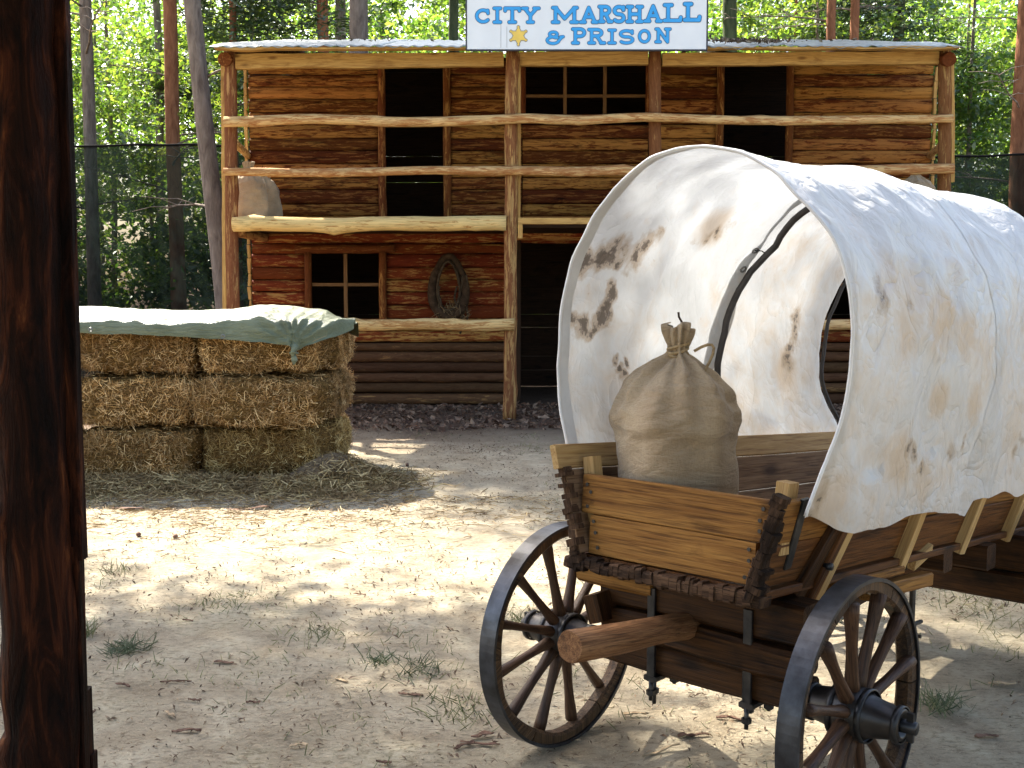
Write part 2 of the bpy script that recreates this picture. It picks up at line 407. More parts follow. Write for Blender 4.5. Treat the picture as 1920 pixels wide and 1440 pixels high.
def net_mat():
    m, nt, b = new_mat('shade_net')
    nt.nodes.remove(b); out = nt.nodes['Material Output']
    d = nt.nodes.new('ShaderNodeBsdfDiffuse'); d.inputs[0].default_value = (.005, .008, .007, 1)
    tl = nt.nodes.new('ShaderNodeBsdfTranslucent'); tl.inputs[0].default_value = (.003, .0045, .004, 1)
    ad = nt.nodes.new('ShaderNodeAddShader'); nt.links.new(d.outputs[0], ad.inputs[0]); nt.links.new(tl.outputs[0], ad.inputs[1])
    tr = nt.nodes.new('ShaderNodeBsdfTransparent'); mx = nt.nodes.new('ShaderNodeMixShader')
    n = noise(nt, obj_coords(nt, (.6, .6, 2.5), False), 1, 3)
    f = ramp(nt, [(.3, (.70, .70, .70)), (.7, (.80, .80, .80))], n).outputs[0]
    nt.links.new(f, mx.inputs[0]); nt.links.new(tr.outputs[0], mx.inputs[1]); nt.links.new(ad.outputs[0], mx.inputs[2])
    nt.links.new(mx.outputs[0], out.inputs[0]); return m
M['net'] = net_mat()

def leaf_mat(name, cols, trans=.5, tcol=None):
    m, nt, b = new_mat(name); nt.nodes.remove(b); out = nt.nodes['Material Output']
    g = nt.nodes.new('ShaderNodeNewGeometry')
    r = ramp(nt, [(i/(len(cols)-1), c) for i, c in enumerate(cols)], g.outputs['Random Per Island']).outputs[0]
    big = noise(nt, obj_coords(nt, (1, 1, 1), True), .6, 3)
    r = mixc(nt, ramp(nt, [(.4, (0, 0, 0)), (.65, (.7, .7, .7))], big).outputs[0], r, tuple(x*.45 for x in cols[0]))
    r = hue_rand(nt, r, .8, 1.2, .012)
    d = nt.nodes.new('ShaderNodeBsdfDiffuse'); nt.links.new(r, d.inputs[0])
    t = nt.nodes.new('ShaderNodeBsdfTranslucent')
    tc = mixc(nt, 1., r, tcol or (1.9, 1.75, .8), 'MULTIPLY'); nt.links.new(tc, t.inputs[0])
    gl = nt.nodes.new('ShaderNodeBsdfGlossy'); gl.inputs['Roughness'].default_value = .38
    gl.inputs[0].default_value = (.8, .85, .8, 1)
    mx = nt.nodes.new('ShaderNodeMixShader'); mx.inputs[0].default_value = trans
    nt.links.new(d.outputs[0], mx.inputs[1]); nt.links.new(t.outputs[0], mx.inputs[2])
    m2 = nt.nodes.new('ShaderNodeMixShader'); m2.inputs[0].default_value = .10
    nt.links.new(mx.outputs[0], m2.inputs[1]); nt.links.new(gl.outputs[0], m2.inputs[2])
    nt.links.new(m2.outputs[0], out.inputs[0]); return m
M['leaf'] = leaf_mat('broad_leaves', [(.055, .13, .022), (.11, .20, .035), (.21, .28, .07)], .62)
M['needle'] = leaf_mat('pine_needles', [(.028, .055, .025), (.045, .085, .03), (.075, .11, .04)], .3)
M['farleaf'] = leaf_mat('far_leaves', [(.07, .15, .04), (.12, .21, .06), (.2, .28, .11)], .55)

def bark_tree(name, lo, hi, z0, z1, lo2, hi2):
    """bark whose colour changes with height: grey plates below, orange flakes above"""
    m, nt, b = new_mat(name)
    v = noise(nt, obj_coords(nt, (6, 6, 1.5)), 1.6, 5, .65, .6)
    f = noise(nt, obj_coords(nt, (30, 30, 8)), 1, 4, .6)
    c1 = ramp(nt, [(.32, lo), (.66, hi)], v).outputs[0]; c2 = ramp(nt, [(.32, lo2), (.66, hi2)], v).outputs[0]
    tc = nt.nodes.new('ShaderNodeTexCoord'); sp = nt.nodes.new('ShaderNodeSeparateXYZ'); nt.links.new(tc.outputs['Object'], sp.inputs[0])
    mr = nt.nodes.new('ShaderNodeMapRange'); mr.inputs[1].default_value = z0; mr.inputs[2].default_value = z1
    nt.links.new(math_(nt, 'ADD', sp.outputs[2], math_(nt, 'MULTIPLY', v, 1.5)), mr.inputs[0])
    c = hue_rand(nt, mixc(nt, mr.outputs[0], c1, c2), .85, 1.15)
    nt.links.new(c, b.inputs['Base Color']); b.inputs['Roughness'].default_value = .9; b.inputs['Specular IOR Level'].default_value = .15
    bump(nt, b, math_(nt, 'ADD', v, math_(nt, 'MULTIPLY', f, .5)), .8, .03); return m
M['bark_grey'] = bark_tree('grey_bark', (.10, .075, .06), (.26, .21, .17), 9, 14, (.16, .09, .05), (.32, .18, .1))
M['bark_red'] = bark_tree('orange_bark', (.15, .075, .045), (.31, .17, .11), 1.5, 5, (.17, .065, .03), (.36, .16, .08))
M['bark_moss'] = bark_tree('mossy_bark', (.035, .05, .022), (.10, .12, .06), 8, 14, (.08, .06, .035), (.16, .12, .07))

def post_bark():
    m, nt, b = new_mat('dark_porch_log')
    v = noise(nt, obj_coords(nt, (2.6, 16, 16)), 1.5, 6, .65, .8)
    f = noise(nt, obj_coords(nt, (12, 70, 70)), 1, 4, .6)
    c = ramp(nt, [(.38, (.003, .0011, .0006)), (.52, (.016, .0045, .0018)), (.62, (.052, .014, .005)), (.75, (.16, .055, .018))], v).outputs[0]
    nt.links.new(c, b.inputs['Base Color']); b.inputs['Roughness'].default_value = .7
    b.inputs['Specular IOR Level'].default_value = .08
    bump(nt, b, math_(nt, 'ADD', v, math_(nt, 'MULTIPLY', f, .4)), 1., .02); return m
M['porch'] = post_bark()

def ground_mat():
    m, nt, b = new_mat('sandy_soil')
    p = obj_coords(nt, (1, 1, 1), False, True)
    big = noise(nt, p, .55, 5, .6, .5); mid = noise(nt, p, 3.2, 6, .65, .4); fine = noise(nt, obj_coords(nt, (1, 1.8, 1), False, True), 24, 7, .75, .5); vf = noise(nt, p, 120, 4, .7)
    c = ramp(nt, [(.3, (.24, .195, .13)), (.55, (.395, .34, .24)), (.75, (.50, .445, .325))], mid).outputs[0]
    gr = ramp(nt, [(.50, (0, 0, 0)), (.66, (.75, .75, .75))], math_(nt, 'ADD', math_(nt, 'MULTIPLY', big, .7), math_(nt, 'MULTIPLY', mid, .3))).outputs[0]
    c = mixc(nt, math_(nt, 'MULTIPLY', gr, ramp(nt, [(.42, (0, 0, 0)), (.58, (1, 1, 1))], fine).outputs[0]), c, (.20, .19, .085))
    c = mixc(nt, ramp(nt, [(.50, (0, 0, 0)), (.66, (.8, .8, .8))], fine).outputs[0], c, (.15, .115, .075))
    c = mixc(nt, ramp(nt, [(.60, (0, 0, 0)), (.66, (.7, .7, .7))], vf).outputs[0], c, (.58, .49, .35))
    # forest floor beyond the clearing, and trodden litter by the building
    sp = nt.nodes.new('ShaderNodeSeparateXYZ'); nt.links.new(p, sp.inputs[0])
    yy = math_(nt, 'ADD', sp.outputs[1], math_(nt, 'MULTIPLY', big, 3.))
    mr = nt.nodes.new('ShaderNodeMapRange'); mr.inputs[1].default_value = 12.2; mr.inputs[2].default_value = 14.8; nt.links.new(yy, mr.inputs[0])
    fl = ramp(nt, [(.35, (.07, .045, .03)), (.65, (.19, .13, .09))], fine).outputs[0]
    c = mixc(nt, mr.outputs[0], c, fl)
    nt.links.new(c, b.inputs['Base Color']); b.inputs['Roughness'].default_value = .95; b.inputs['Specular IOR Level'].default_value = .08
    bump(nt, b, math_(nt, 'ADD', math_(nt, 'MULTIPLY', mid, 2.), math_(nt, 'ADD', fine, math_(nt, 'MULTIPLY', vf, .4))), .8, .025)
    return m
M['ground'] = ground_mat()

# ---------------------------------------------------------------- ground
def gz(x, y):
    z = .03*mnoise.noise(Vector((x*.5, y*.5, 3)))+.012*mnoise.noise(Vector((x*2.1, y*2.1, 8)))
    if y > 19: z += (y-19)*.022
    return z-.005
def build_ground():
    xs = np.concatenate([np.linspace(-90, -14, 20), np.linspace(-13.5, -5, 18), np.linspace(-4.8, 5.2, 150), np.linspace(5.6, 14, 18), np.linspace(15, 90, 20)])
    ys = np.concatenate([np.linspace(-30, 0, 12), np.linspace(.5, 2, 5), np.linspace(2.1, 12, 170), np.linspace(12.2, 20, 40), np.linspace(21, 110, 40)])
    nx, ny = len(xs), len(ys)
    V = np.zeros((ny, nx, 3))
    for j, y in enumerate(ys):
        for i, x in enumerate(xs):
            z = gz(x, y)
            if 2 < y < 12.3 and -5 < x < 5.5: z += .010*mnoise.noise(Vector((x*5, y*5, 1)))+.006*mnoise.noise(Vector((x*14, y*14, 4)))
            V[j, i] = (x, y, z)
    a = np.arange(nx*ny).reshape(ny, nx)
    F = np.stack([a[:-1, :-1], a[:-1, 1:], a[1:, 1:], a[1:, :-1]], -1).reshape(-1, 4)
    o = obj('ground', mesh_np('ground', V.reshape(-1, 3), F, (M['ground'],), True)); tag(o, kind='structure')
build_ground()

# ---------------------------------------------------------------- log building
BX0, BX1, WY = -3.58, 5.71, 15.5      # wall front plane
PY = 13.82                            # posts
ROOF = lambda y: 4.43+.222*(y-13.6)    # roof underside level
bld = empty('log_building', T(1.1, WY, 0), 'two storey log building of bark edged planks with a balcony and dark open doorways', 'building')
def rowz(z0, z1, h):
    n = max(1, round((z1-z0)/h)); r = [h*random.uniform(.85, 1.15) for _ in range(n)]; s = (z1-z0)/sum(r); out = []; z = z0
    for q in r: out.append((z, z+q*s)); z += q*s
    return out
def wall_rows(segs, rows, mat, bulge=.02, y=WY):
    for (z0, z1) in rows:
        for (a, b_) in segs:
            slab(bld, a+random.uniform(0, .01), b_-random.uniform(0, .01), z0+.002, z1-.004, y+random.uniform(-.006, .006), mat, bulge)
# upper storey (openings: door 1, wide window, door 2)
D1 = (-1.72, -.936); WN = (.181, 1.814); D2 = (2.869, 3.715); UZ0, UZ1 = 2.42, 4.68
up_rows = rowz(UZ0, UZ1, .172)
for (z0, z1) in up_rows:
    segs = [(BX0, D1[0]-.06), (D1[1]+.06, WN[0]-.04 if z1 > 3.95 else .14), (WN[1]+.04 if z1 > 3.95 else 1.86, D2[0]-.06), (D2[1]+.06, BX1)]
    if z1 <= 3.95: segs.insert(2, (.14, 1.86))
    wall_rows(segs, [(z0, z1)], M['slab_up'], .018)
# lower storey
LW = (-2.751, -1.828); LD = (.10, 1.98); RW = (3.866, 4.776)
for (z0, z1) in rowz(.87, 2.40, .17):
    if z0 > 1.15 and z1 < 2.12:
        segs = [(BX0, LW[0]-.08), (LW[1]+.08, LD[0]-.1), (LD[1]+.1, RW[0]-.08), (RW[1]+.08, BX1)]
    elif z1 < 2.32: segs = [(BX0, LD[0]-.1), (LD[1]+.1, BX1)]
    else: segs = [(BX0, BX1)]
    wall_rows(segs, [(z0, z1)], M['slab_lo'], .02)
for (z0, z1) in rowz(.16, .86, .137):
    wall_rows([(BX0, LD[0]-.1), (LD[1]+.1, BX1)], [(z0, z1)], M['log_grey'], .05)
wall_rows([(BX0, LD[0]-.1), (LD[1]+.1, BX1)], [(0.0, .155)], M['log_grey'], .045)
# plank ends seen at the corners
for xx in (BX0-.03, BX1+.03):
    for (z0, z1) in rowz(.02, 4.6, .2):
        o = board(bld, 'corner_piece', (xx, WY-.02, z0), (xx+random.uniform(-.012, .012), WY-.02, z1-.01), .05, .04, M['beam'], up=(1, 0, 0), wob=.02)
# side and back walls, inner partition: boards with gaps that let daylight through
YB = 18.4
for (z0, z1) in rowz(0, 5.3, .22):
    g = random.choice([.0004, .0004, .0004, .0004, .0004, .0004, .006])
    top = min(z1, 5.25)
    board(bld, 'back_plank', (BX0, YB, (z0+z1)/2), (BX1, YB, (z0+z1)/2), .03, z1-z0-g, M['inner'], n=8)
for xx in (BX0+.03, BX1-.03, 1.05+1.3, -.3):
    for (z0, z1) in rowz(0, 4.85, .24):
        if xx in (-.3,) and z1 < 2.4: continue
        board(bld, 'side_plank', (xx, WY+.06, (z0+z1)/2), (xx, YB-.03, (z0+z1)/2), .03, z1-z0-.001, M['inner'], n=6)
# floor of the upper storey / balcony
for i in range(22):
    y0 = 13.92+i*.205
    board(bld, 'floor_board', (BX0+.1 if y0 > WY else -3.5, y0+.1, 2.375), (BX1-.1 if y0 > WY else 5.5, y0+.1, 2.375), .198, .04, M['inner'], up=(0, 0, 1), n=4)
# door and window frames
def jamb(x, z0, z1, w_=.11, y=WY-.045): log(bld, 'door_frame', (x, y, z0), (x, y, z1), w_/2, w_/2*.92, M['frame'], .008, .15, 1, 10)
for a, b_ in (D1, D2):
    jamb(a-.05, 2.44, 4.70); jamb(b_+.05, 2.44, 4.70)
for x in WN: jamb(x+(-.03 if x < 1 else .03), 3.86, 4.70, .075)
board(bld, 'window_sill', (WN[0]-.05, WY-.05, 3.93), (WN[1]+.05, WY-.05, 3.93), .06, .05, M['frame'])
win = board(bld, 'window', (WN[0], WY, 4.21), (WN[1], WY, 4.21), .04, .04, M['muntin'])
for x in (.72, 1.26): board(win, 'muntin', (x, WY-.003, 3.95), (x, WY-.003, 4.72), .04, .046, M['muntin'], up=(1, 0, 0))
for (a, b_) in (LW, RW):
    wdw = board(bld, 'window', (a, WY-.01, 1.66), (b_, WY-.01, 1.66), .04, .045, M['muntin'])
    board(wdw, 'muntin', ((a+b_)/2, WY-.013, 1.20), ((a+b_)/2, WY-.013, 2.08), .04, .05, M['muntin'], up=(1, 0, 0))
    for x in (a-.05, b_+.05): log(wdw, 'window_frame', (x, WY-.05, 1.08), (x, WY-.05, 2.10), .055, .05, M['frame'], .01, .2, 1, 10)
    log(wdw, 'lintel', (a-.22, WY-.045, 2.14), (b_+.22, WY-.045, 2.15), .06, .055, M['frame'], .01, .15, 2, 10)
    board(wdw, 'window_sill', (a-.02, WY-.05, 1.16), (b_+.02, WY-.05, 1.16), .07, .06, M['frame'])
# lower doorway
for x in (LD[0]-.03, LD[1]+.03): board(bld, 'door_frame', (x, WY-.02, 0), (x, WY-.02, 2.27), .09, .1, M['inner'], up=(1, 0, 0))
log(bld, 'lintel', (LD[0]-.2, WY-.05, 2.33), (LD[1]+.2, WY-.05, 2.33), .075, .07, M['slab_lo'], .01)
# a battened door leaf standing open inside, with its brace
# posts
log(bld, 'balcony_post', (-3.46, PY, 0), (-3.40, PY, 4.47), .085, .075, M['post'], .012, .08, 3, 14)
board(bld, 'post_edging', (-3.552, PY-.02, .05), (-3.485, PY-.02, 4.36), .03, .05, M['beam'], up=(1, 0, 0), wob=.01)
log(bld, 'balcony_post', (-.03, PY-.05, 0), (.0, PY-.05, 4.465), .082, .078, M['post'], .015, .10, 4, 14)
board(bld, 'post_edging', (.08, PY-.0, 2.35), (.085, PY-.0, 4.36), .04, .045, M['beam'], up=(1, 0, 0), wob=.008)
log(bld, 'balcony_post', (1.78, PY-.02, 0), (1.725, PY-.02, 4.47), .078, .074, M['post'], .015, .10, 3, 14)
log(bld, 'balcony_post', (5.37, PY, 0), (5.225, PY, 4.47), .082, .076, M['post'], .012, .1, 3, 14)
board(bld, 'post_edging', (5.36, PY-.03, 2.9), (5.305, PY-.03, 4.36), .04, .04, M['beam'], up=(1, 0, 0), wob=.01)
# rails
log(bld, 'balcony_rail', (-3.45, PY-.16, 3.615), (5.29, PY-.16, 3.645), .062, .05, M['rail'], .03, .14, 14, 12)
log(bld, 'balcony_rail', (-3.47, PY-.16, 3.005), (5.31, PY-.16, 3.04), .048, .062, M['rail'], .035, .14, 14, 12)
log(bld, 'deck_log', (-3.38, PY-.12, 2.385), (-.07, PY-.12, 2.395), .088, .09, M['rail'], .02, .12, 5, 14)
log(bld, 'deck_log', (1.88, PY-.12, 2.40), (5.32, PY-.12, 2.39), .085, .09, M['rail'], .02, .12, 5, 14)
board(bld, 'deck_beam', (.07, PY-.06, 2.43), (1.72, PY-.06, 2.43), .06, .075, M['beam'])
board(bld, 'deck_bracket', (.10, PY-.06, 2.22), (.10, PY-.06, 2.39), .05, .06, M['beam'], up=(1, 0, 0))
log(bld, 'porch_rail', (-3.40, PY-.16, 1.165), (.03, PY-.16, 1.175), .055, .075, M['rail'], .035, .2, 7, 12)
log(bld, 'porch_rail', (1.70, PY-.16, 1.17), (5.46, PY-.16, 1.165), .065, .06, M['rail'], .03, .2, 7, 12)
for x in (-3.38, 5.27):
    log(bld, 'side_rail', (x, PY+.02, 3.40 if x < 0 else 3.42), (-3.60 if x < 0 else 5.70, WY-.03, 3.40), .05, .045, M['rail'], .02)
    log(bld, 'joist', (x, PY+.1, 2.30), (x, WY-.05, 2.30), .06, .06, M['post'], .01)
# roof beams
for x0, x1, z in ((-3.33, -.10, 4.34), (.09, 1.64, 4.365), (1.81, 5.14, 4.36)):
    board(bld, 'eaves_beam', (x0, PY-.01, z-.0), (x1, PY-.01, z+.02), .09, .15 if x0 > 1 else .17, M['beam'], wob=.012)
for x in (-3.43, 5.22):
    log(bld, 'roof_log', (x, 13.66, 4.34), (x, 18.6, 5.38), .085, .08, M['frame'], .01)
for x in (-.9, 1.0, 3.2): log(bld, 'roof_log', (x, 13.9, 4.37), (x, 18.6, 5.40), .06, .06, M['inner'], .01)
# sheet roof, wavy
def roof():
    sheets = 9; x0 = -3.54; x1 = 5.29; W_ = (x1-x0)/sheets
    for i in range(sheets):
        nx, ny = 26, 26; a = x0+i*W_-.02; b_ = a+W_+.05; V = []; sd = nseed()
        for j in range(ny):
            t = j/(ny-1)
            for k in range(nx):
                x = a+(b_-a)*k/(nx-1); y = 13.42+t*5.4+ (.03*smooth_noise(x, 55, 1.5) if j == 0 else 0)
                z = ROOF(y)+.075+.010*math.sin(x*42)+.02*mnoise.noise(Vector((x*1.7, y*.8, 2)))*1.0+(i % 2)*.007
                if j < 3: z += .022*smooth_noise(x, 77, 4)*(3-j)/3-.01*(3-j)
                V.append((x-(a+b_)/2, y-16, z-4.9))
        g = np.arange(nx*ny).reshape(ny, nx)
        F = np.stack([g[:-1, :-1], g[:-1, 1:], g[1:, 1:], g[1:, :-1]], -1).reshape(-1, 4)
        o = obj('roof_sheet', mesh_np('roof_sheet', np.array(V), F, (M['tin'],), True), bld, T((a+b_)/2, 16, 4.9))
        md = o.modifiers.new('thickness', 'SOLIDIFY'); md.thickness = .006
roof()
# yellowish board edge under the sheet
board(bld, 'eaves_board', (-3.50, 13.50, 4.425), (5.26, 13.50, 4.43), .12, .03, M['beam'], wob=.02)

# sign board with painted letters
sign = empty('sign_board', T(.89, 13.40, 4.72), 'white painted board with blue lettering and a yellow star on the roof edge', 'sign')
board(sign, 'panel', (-0.524, 13.40, 4.690), (2.269, 13.40, 4.690), .03, 0.584, M['sign_white'], n=2)
for z in (4.389, 4.991): board(sign, 'edge_strip', (-0.539, 13.40, z), (2.284, 13.40, z), .045, .016, M['sign_edge'], n=2)
for x in (-0.534, 2.279): board(sign, 'edge_strip', (x, 13.40, 4.398), (x, 13.40, 4.982), .045, .016, M['sign_edge'], up=(1, 0, 0), n=2)
for x in (-.2, 2.0): board(sign, 'support_stick', (x, 13.45, 4.52), (x, 14.3, 4.74), .04, .04, M['beam'])
for x in (-.13, -.06): board(sign, 'board_joint', (x, 13.384, 4.418), (x, 13.384, 4.658 if x > -.1 else 4.688), .003, .004, M['sign_gline'], up=(1, 0, 0), n=2)
def arc(cx, cy, rx, ry, a0, a1, n=14):
    return [(cx+rx*math.cos(math.radians(a0+(a1-a0)*i/n)), cy+ry*math.sin(math.radians(a0+(a1-a0)*i/n))) for i in range(n+1)]
# glyph strokes in a unit box (x 0..w, y 0..1)
G = {
 'C': (.82, [arc(.42, .5, .34, .44, 48, 318), [(.66, .92), (.68, .70)]]),
 'I': (.50, [[(.25, 0), (.25, 1)], [(.08, 0), (.42, 0)], [(.08, 1), (.42, 1)]]),
 'T': (.86, [[(.43, 0), (.43, 1)], [(.27, 0), (.59, 0)], [(.06, 1), (.80, 1)], [(.06, 1), (.06, .82)], [(.80, 1), (.80, .82)]]),
 'Y': (.90, [[(.42, 0), (.42, .48)], [(.27, 0), (.57, 0)], [(.42, .48), (.10, 1)], [(.42, .48), (.76, 1)], [(.0, 1), (.24, 1)], [(.62, 1), (.88, 1)]]),
 'M': (1.22, [[(.16, 0), (.16, 1)], [(1.02, 0), (1.02, 1)], [(.16, 1), (.58, .25)], [(.58, .25), (1.02, 1)], [(.03, 0), (.30, 0)], [(.88, 0), (1.16, 0)], [(.04, 1), (.2, 1)], [(1.0, 1), (1.14, 1)]]),
 'A': (.96, [[(.14, 0), (.46, 1)], [(.46, 1), (.80, 0)], [(.27, .36), (.66, .36)], [(.02, 0), (.26, 0)], [(.68, 0), (.92, 0)]]),
 'R': (.90, [[(.2, 0), (.2, 1)], [(.06, 0), (.34, 0)], [(.06, 1), (.45, 1)], arc(.45, .76, .26, .24, 90, -90), [(.45, .52), (.2, .52)], [(.45, .52), (.70, .02)], [(.66, 0), (.86, 0)]]),
 'S': (.80, [arc(.40, .74, .27, .25, 40, 270, 14), arc(.40, .25, .29, .25, 90, -145, 14), [(.66, .98), (.66, .78)]]),
 'H': (1.0, [[(.2, 0), (.2, 1)], [(.76, 0), (.76, 1)], [(.2, .5), (.76, .5)], [(.06, 0), (.34, 0)], [(.62, 0), (.90, 0)], [(.06, 1), (.34, 1)], [(.62, 1), (.90, 1)]]),
 'L': (.82, [[(.22, 0), (.22, 1)], [(.07, 1), (.37, 1)], [(.07, 0), (.74, 0)], [(.74, 0), (.76, .2)]]),
 'P': (.84, [[(.2, 0), (.2, 1)], [(.06, 0), (.36, 0)], [(.06, 1), (.45, 1)], arc(.45, .74, .26, .26, 90, -90), [(.45, .48), (.2, .48)]]),
 'O': (.86, [arc(.42, .5, .32, .46, 0, 360, 24)]),
 'N': (1.0, [[(.2, 0), (.2, 1)], [(.76, 0), (.76, 1)], [(.2, 1), (.76, 0)], [(.06, 0), (.32, 0)], [(.64, 1), (.9, 1)], [(.06, 1), (.2, 1)]]),
 '&': (1.0, [arc(.42, .78, .2, .2, -60, 240, 14), arc(.40, .27, .30, .27, 110, 355, 14), [(.30, .60), (.52, .50)], [(.70, .25), (.86, .55)], [(.52, .50), (.62, .50)], [(.78, .56), (.92, .58)]]),
}
def seg_d(P, a, b_):
    a = np.array(a); b_ = np.array(b_); ab = b_-a; t = np.clip(((P-a)@ab)/max(ab@ab, 1e-9), 0, 1)
    return np.linalg.norm(P-(a+t[:, None]*ab), axis=1)
def iso_mesh(name, strokes, xs, ys, rad, mat, y, parent, M4, extra=None):
    """flat raised shape: all points closer than rad to the strokes, clipped cell by cell"""
    gx, gy = np.meshgrid(xs, ys); P = np.stack([gx.ravel(), gy.ravel()], 1); D = np.full(len(P), 9.)
    for st in strokes:
        for i in range(len(st)-1): D = np.minimum(D, seg_d(P, st[i], st[i+1]))
    if extra: 
        for (cx, cy, rr) in extra: D = np.minimum(D, np.hypot(P[:, 0]-cx, P[:, 1]-cy)-rr+rad)
    D = (D-rad).reshape(gx.shape); V = []; F = []
    for j in range(len(ys)-1):
        for i in range(len(xs)-1):
            c = [(xs[i], ys[j], D[j, i]), (xs[i+1], ys[j], D[j, i+1]), (xs[i+1], ys[j+1], D[j+1, i+1]), (xs[i], ys[j+1], D[j+1, i])]
            if min(q[2] for q in c) > 0: continue
            out = []
            for k in range(4):
                p, q = c[k], c[(k+1) % 4]
                if p[2] <= 0: out.append((p[0], p[1]))
                if (p[2] <= 0) != (q[2] <= 0):
                    t = p[2]/(p[2]-q[2]); out.append((p[0]+(q[0]-p[0])*t, p[1]+(q[1]-p[1])*t))
            if len(out) >= 3:
                b0 = len(V); V += [(u_, 0, v_) for u_, v_ in out]; F.append(list(range(b0, b0+len(out))))
    return obj(name, mesh_np(name, np.array(V), F, (mat,)), parent, M4)
def letter(ch, x, z, h, wscale=1.):
    wd, st = G[ch]; st = [[(px*h*wscale, py*h) for px, py in s] for s in st]; r = h*.122
    xs = np.linspace(-h*.2, wd*h*wscale+h*.2, int(26*(wd*wscale+.4))); ys = np.linspace(-h*.2, h*1.2, 38)
    a = iso_mesh('letter', st, xs, ys, r+h*.03, M['sign_line'], 0, sign, T(x, 13.382, z))
    iso_mesh('letter_face', st, xs, ys, r-h*.012, M['sign_blue'], 0, a, T(x, 13.379, z))
    return wd*h*wscale
def px2(x, y, Y=13.38):
    dy = math.cos(PITCH)+(720-y)/2100*math.sin(PITCH); dz = -math.sin(PITCH)+(720-y)/2100*math.cos(PITCH)
    return (x-960)/2100*Y/dy, CAM_H+dz/dy*Y
# positions read off the sign: (glyph, left px, baseline px, height px, right px)
row1 = [('C', 889, 45, 30, 921), ('I', 922, 44, 31, 942), ('T', 943, 44, 31, 977), ('Y', 978, 44, 31, 1012),
        ('M', 1033, 44, 32, 1086), ('A', 1086, 44, 32, 1122), ('R', 1120, 43, 33, 1149), ('S', 1146, 43, 33, 1174), ('H', 1172, 43, 33, 1208), ('A', 1207, 42, 33, 1242), ('L', 1241, 41, 34, 1280), ('L', 1279, 40, 35, 1315)]
row2 = [('&', 1020, 84, 27, 1060), ('P', 1070, 83, 31, 1101), ('R', 1100, 83, 30, 1136), ('I', 1137, 83, 29, 1157), ('S', 1156, 83, 28, 1192), ('O', 1194, 82, 28, 1222), ('N', 1226, 81, 29, 1260)]
for ch, xl, yb, hp, xr in row1+row2:
    X, Z = px2(xl+2, yb-2.5); h = px2(xl, yb-hp+2.5)[1]-Z
    ws = (px2(xr-1, yb)[0]-X)/(G[ch][0]*h)
    letter(ch, X, Z, h, ws)
def star():
    X, Z = px2(972, 67); r = 15/2100*13.42
    st = []; ex = []
    for k in range(6):
        a = math.radians(90+60*k); p = (r*math.cos(a), r*math.sin(a)); st.append([(0, 0), p])
    tri = []
    xs = np.linspace(-r*1.5, r*1.5, 44)
    def mk(nm, add, mat, y, par):
        ext = [(0, 0, r*.50+add)]
        for k in range(6):
            a = math.radians(90+60*k); ext.append((1.05*r*math.cos(a), 1.05*r*math.sin(a), r*.17+add))
            for q, rr in ((.55, .30), (.72, .21), (.88, .12)): ext.append((q*r*math.cos(a), q*r*math.sin(a), r*rr+add))
        return iso_mesh(nm, [[(0, 0), (0, .001)]], xs, xs, .01, mat, 0, par, T(X, y, Z), ext)
    a = mk('star', .005, M['sign_gline'], 13.382, sign); mk('star_face', -.003, M['sign_gold'], 13.379, a)
star()

# ---------------------------------------------------------------- straw / leaf scatter helper
def blades(n, cen, dirs, length, width, bend=.15):
    """n thin bent two-segment ribbons -> V,F (quads)"""
    dirs = dirs/np.linalg.norm(dirs, axis=1, keepdims=True)
    r = RNG.normal(size=(n, 3)); side = np.cross(dirs, r); side /= np.linalg.norm(side, axis=1, keepdims=True)+1e-9
    up = np.cross(side, dirs)
    L = length[:, None]; Wd = width[:, None]
    a = cen-dirs*L/2; b_ = cen+up*(L*bend*RNG.normal(size=(n, 1))); c = cen+dirs*L/2
    V = np.stack([a-side*Wd/2, a+side*Wd/2, b_+side*Wd/2, b_-side*Wd/2, c+side*Wd*.3, c-side*Wd*.3], 1).reshape(-1, 3)
    k = np.arange(n)[:, None]*6
    F = np.concatenate([k+np.array([[0, 1, 2, 3]]), k+np.array([[3, 2, 4, 5]])], 0)
    return V, F
def leaves(n, cen, nrm, size, asp=.6, droop=.3):
    nrm = nrm/np.linalg.norm(nrm, axis=1, keepdims=True)
    r = RNG.normal(size=(n, 3)); t = np.cross(nrm, r); t /= np.linalg.norm(t, axis=1, keepdims=True)+1e-9
    b_ = np.cross(nrm, t); s = size[:, None]
    V = np.stack([cen-t*s/2, cen+b_*s*asp/2-nrm*s*droop*.2, cen+t*s/2, cen-b_*s*asp/2-nrm*s*droop*.2], 1).reshape(-1, 3)
    F = np.arange(n*4).reshape(-1, 4)
    return V, F

# roof litter
def roof_litter():
    n = 430; x = np.concatenate([RNG.normal(2.95, .30, 290), RNG.uniform(-3.4, 5.3, 140)]); y = np.concatenate([13.6+np.abs(RNG.normal(0, .7, 290)), 14.5+np.abs(RNG.normal(0, 2, 140))])
    z = np.array([ROOF(v) for v in y])+.10+np.abs(RNG.normal(0, .018, n))
    V, F = leaves(n, np.stack([x, y, z], 1), RNG.normal(size=(n, 3))*.5+np.array([0, 0, 1]), RNG.uniform(.03, .11, n), .45)
    o = obj('roof_litter', mesh_np('roof_litter', V, F, (M['chips'],)), bld); tag(o, 'dry leaves and needles lying on the roof sheets', kind='stuff')
roof_litter()

